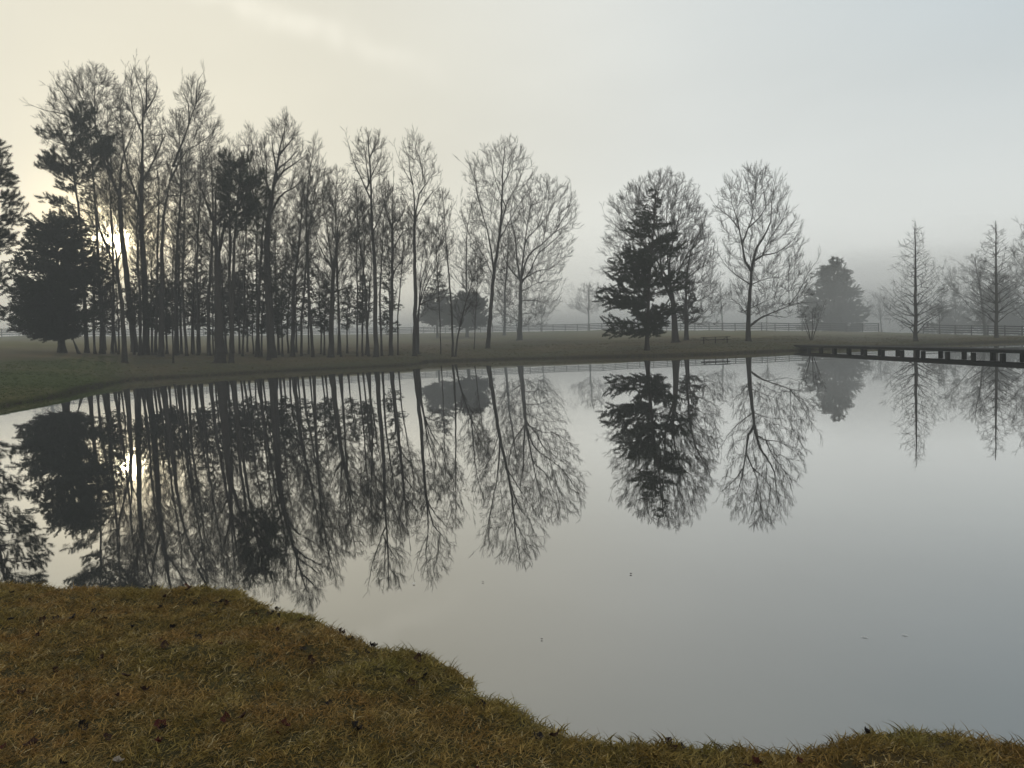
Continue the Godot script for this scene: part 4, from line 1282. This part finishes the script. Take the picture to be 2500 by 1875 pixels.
	bare_tree("bare_tree", "slim bare trunk leaning right, third right of the stout trunk", "", -23.5, -86.4, {"h": 21.6, "dx": 3.0, "l": 2.7, "r": 2.7, "cb": 9.0, "r0": 0.14, "dense": 1.55})
	bare_tree("bare_tree", "tall bare tree under the right slope of the stout tree's crown", "", -21.7, -84.2, {"h": 24.1, "dx": 1.4, "l": 2.9, "r": 2.9, "cb": 12.9, "r0": 0.18, "dense": 1.55})
	bare_tree("bare_tree", "thin bare trunk right of the drooping-limbed tree", "", -18.6, -84.2, {"h": 20.6, "dx": 0.6, "l": 2.9, "r": 2.9, "cb": 9.9, "r0": 0.11, "dense": 1.55})
	bare_tree("bare_tree", "thin bare trunk left of the narrow-crowned tree's neighbours", "", -16.9, -84.6, {"h": 19.1, "dx": 0.8, "l": 2.3, "r": 2.3, "cb": 8.9, "r0": 0.11, "dense": 1.55})
	bare_tree("bare_tree", "very thin bare sapling left of the narrow-crowned tree", "", -16.3, -84.4, {"h": 17.6, "dx": 0.8, "l": 2.0, "r": 2.0, "cb": 8.8, "r0": 0.09, "dense": 1.55})
	bare_tree("bare_tree", "bare trunk leaning left beside the narrow-crowned tree", "", -15.6, -84.3, {"h": 18.5, "dx": -0.5, "l": 2.3, "r": 2.3, "cb": 7.8, "r0": 0.13, "dense": 1.55})
	bare_tree("bare_tree", "slim bare trunk right against the narrow-crowned tree", "", -14.1, -84.1, {"h": 19.0, "dx": 1.5, "l": 2.5, "r": 2.5, "cb": 10.8, "r0": 0.13, "dense": 1.55})
	bare_tree("bare_tree", "thin bare trunk left of the open-forked tree", "", -12.5, -85.1, {"h": 17.1, "dx": 1.2, "l": 2.6, "r": 2.6, "cb": 8.8, "r0": 0.09, "dense": 1.55})
	bare_tree("bare_tree", "very thin straight bare sapling on the jutting bank", "", -8.4, -92.1, {"h": 18.9, "dx": 0.6, "l": 1.8, "r": 1.8, "cb": 9.4, "r0": 0.07})
	bare_tree("bare_tree", "bare tree with a crooked top leaning left past the jutting bank", "", -6.6, -87.0, {"h": 18.7, "dx": -0.4, "l": 2.4, "r": 2.4, "cb": 11.2, "r0": 0.13})
	bare_tree("bare_tree", "small bare tree leaning far right at the waterline", "", -6.3, -86.8, {"h": 10.8, "dx": 3.1, "l": 2.6, "r": 2.6, "cb": 3.9, "r0": 0.11})
	bare_tree("bare_tree", "grey bare tree rising from behind the low dome-shaped evergreen", "", -7.5, -135.8, {"h": 24.1, "dx": 1.7, "l": 4.5, "r": 4.5, "cb": 7.6, "r0": 0.21})
	bare_tree("bare_tree", "very thin bare sapling left of the leaning tall tree", "", -4.7, -98.4, {"h": 13.8, "dx": 0.9, "l": 1.8, "r": 1.8, "cb": 4.7, "r0": 0.06})
	bare_tree("bare_tree", "paler bare tree set back between the two tall centre trees", "", -1.1, -140.0, {"h": 20.3, "dx": 1.7, "l": 5.6, "r": 5.6, "cb": 4.1, "r0": 0.25})
	bare_tree("bare_tree", "pale bare tree in thick mist just left of the dark ragged cedar", "", 17.6, -174.1, {"h": 11.4, "dx": 0.5, "l": 6.4, "r": 6.4, "cb": 4.6, "r0": 0.22})
	bare_tree("bare_tree", "faint low bare tree in thick mist left of the cedar gap", "", 7.6, -184.8, {"h": 9.4, "dx": 0.0, "l": 5.5, "r": 5.5, "cb": 5.2, "r0": 0.19})
	bare_tree("bare_tree", "faint bare tree in mist behind the picnic table", "", 45.2, -163.9, {"h": 11.0, "dx": -0.3, "l": 6.8, "r": 6.8, "cb": 4.6, "r0": 0.17})
	bare_tree("bare_tree", "spreading bare tree in mist left of the bare cone at the fence end", "", 64.7, -104.6, {"h": 11.0, "dx": -1.3, "l": 6.1, "r": 6.1, "cb": 1.7, "r0": 0.22})
	bare_tree("bare_tree", "low bushy bare tree at the right fence by the middle bare cone", "", 59.5, -106.5, {"h": 4.3, "dx": -0.1, "l": 2.4, "r": 2.4, "cb": 2.0, "r0": 0.09})
	bare_tree("bare_tree", "faint bare tree in mist behind the gate gap", "", 74.0, -153.1, {"h": 9.0, "dx": -0.4, "l": 5.1, "r": 5.1, "cb": 3.7, "r0": 0.17})
	bare_tree("bare_tree", "tiny bare tree right of the low-limbed tree at the fence", "", 47.4, -142.3, {"h": 5.3, "dx": 0.1, "l": 2.2, "r": 2.2, "cb": 3.6, "r0": 0.08})
	bare_tree("bare_tree", "bushy bare understory tree behind the two pines' trunks", "", -45.7, -85.6, {"h": 15.0, "dx": 1.3, "l": 2.7, "r": 2.7, "cb": 3.3, "r0": 0.12, "dense": 1.55})
	bare_tree("bare_tree", "bushy bare understory tree right of the V-forked sun tree", "", -44.6, -87.5, {"h": 11.8, "dx": 0.4, "l": 2.3, "r": 2.3, "cb": 3.4, "r0": 0.10, "dense": 1.55})
	bare_tree("bare_tree", "bushy bare understory tree under the fan-topped tree", "", -42.8, -89.3, {"h": 17.9, "dx": 0.7, "l": 3.2, "r": 3.2, "cb": 3.5, "r0": 0.15, "dense": 1.55})
	bare_tree("bare_tree", "bushy bare understory tree between fan-topped and twin-stemmed trees", "", -41.3, -88.6, {"h": 14.1, "dx": 1.2, "l": 2.6, "r": 2.6, "cb": 3.5, "r0": 0.13, "dense": 1.55})
	bare_tree("bare_tree", "bushy bare understory tree behind the twin-stemmed tree's foot", "", -40.7, -91.3, {"h": 11.1, "dx": 0.3, "l": 2.8, "r": 2.8, "cb": 3.5, "r0": 0.10, "dense": 1.55})
	bare_tree("bare_tree", "bushy bare understory tree two steps right of the twin-stemmed tree", "", -38.8, -90.6, {"h": 17.0, "dx": 0.7, "l": 2.4, "r": 2.4, "cb": 3.5, "r0": 0.15, "dense": 1.55})
	bare_tree("bare_tree", "bushy bare understory tree left of the thickest trunk's neighbours", "", -37.0, -89.7, {"h": 15.8, "dx": 1.3, "l": 3.1, "r": 3.1, "cb": 3.5, "r0": 0.12, "dense": 1.55})
	bare_tree("bare_tree", "bushy bare understory tree close left of the thickest trunk", "", -34.3, -88.9, {"h": 12.0, "dx": 0.4, "l": 2.5, "r": 2.5, "cb": 3.6, "r0": 0.10, "dense": 1.55})
	bare_tree("bare_tree", "bushy bare understory tree close right of the thickest trunk", "", -33.9, -91.7, {"h": 18.2, "dx": 0.7, "l": 2.7, "r": 2.7, "cb": 3.5, "r0": 0.15, "dense": 1.55})
	bare_tree("bare_tree", "bushy bare understory tree between thickest and stout trunks", "", -32.0, -90.8, {"h": 14.4, "dx": 1.2, "l": 2.3, "r": 2.3, "cb": 3.5, "r0": 0.12, "dense": 1.55})
	bare_tree("bare_tree", "bushy bare understory tree close left of the stout trunk", "", -30.1, -90.1, {"h": 11.1, "dx": 0.3, "l": 3.0, "r": 3.0, "cb": 3.6, "r0": 0.10, "dense": 1.55})
	bare_tree("bare_tree", "bushy bare understory tree close right of the stout trunk", "", -26.9, -89.3, {"h": 16.9, "dx": 0.6, "l": 2.5, "r": 2.5, "cb": 3.6, "r0": 0.14, "dense": 1.55})
	bare_tree("bare_tree", "bushy bare understory tree in the gap right of the stout trunk", "", -26.6, -92.0, {"h": 16.1, "dx": 1.3, "l": 2.7, "r": 2.7, "cb": 3.5, "r0": 0.12, "dense": 1.55})
	bare_tree("bare_tree", "bushy bare understory tree left of the drooping-limbed tree", "", -22.2, -90.0, {"h": 12.1, "dx": 0.3, "l": 2.2, "r": 2.2, "cb": 3.5, "r0": 0.10, "dense": 1.55})
	bare_tree("bare_tree", "bushy bare understory tree right of the drooping-limbed tree", "", -19.9, -88.8, {"h": 17.7, "dx": 0.5, "l": 2.9, "r": 2.9, "cb": 3.5, "r0": 0.14, "dense": 1.55})
	bare_tree("bare_tree", "bushy bare understory tree left of the narrow-crowned tree", "", -16.4, -87.0, {"h": 13.8, "dx": 1.1, "l": 2.3, "r": 2.3, "cb": 3.5, "r0": 0.11, "dense": 1.55})
	bare_tree("bare_tree", "pale bare tree far out in the left field", "", -98.0, -162.7, {"h": 13.5, "dx": 1.3, "l": 8.8, "r": 8.8, "cb": 2.3, "r0": 0.34, "dense": 1.55})
	bare_tree("leaning_trunk", "broken leaning trunk under the big rounded cedar", "", -46.0, -82.0, {"h": 2.4, "dx": -0.7, "l": 0.2, "r": 0.2, "cb": 3.1, "r0": 0.12, "stub": true})

	shrub("vase-shaped bare shrub of several stems on the bank beyond the dock's start", on_ground(35.7, -91.2), 4.8)

	# ---- near bank
	near_grass()
	far_grass()
	near_leaves()
	var white := matte(lin(0.6, 0.58, 0.54), null, Vector3.ONE, false, 0.6)
	var dead := matte(lin(0.03, 0.022, 0.016), null, Vector3.ONE, false, 0.6)
	floating("pale curved feather floating on the pond, left one of two at lower right", 2.43, -5.32, 0.05, "feather", white)
	floating("pale straight feather floating on the pond, right one of two at lower right", 2.72, -5.33, 0.05, "feather", white)
	floating("dark twig floating under the mirrored fence-end tree", 11.58, -19.71, 0.17, "twig", dead)
	floating("dark leaf floating below the mirrored low-limbed tree", 1.03, -6.95, 0.03, "leaf", dead)
	floating("dark leaf floating nearest the bank's point", 0.15, -5.49, 0.02, "leaf", dead)
	floating("dark leaf floating under the centre trees' mirrored tops", -0.33, -6.87, 0.02, "leaf", dead)
	floating("pale leaf floating left of the dark one under the centre trees", -0.96, -6.89, 0.03, "leaf", white)
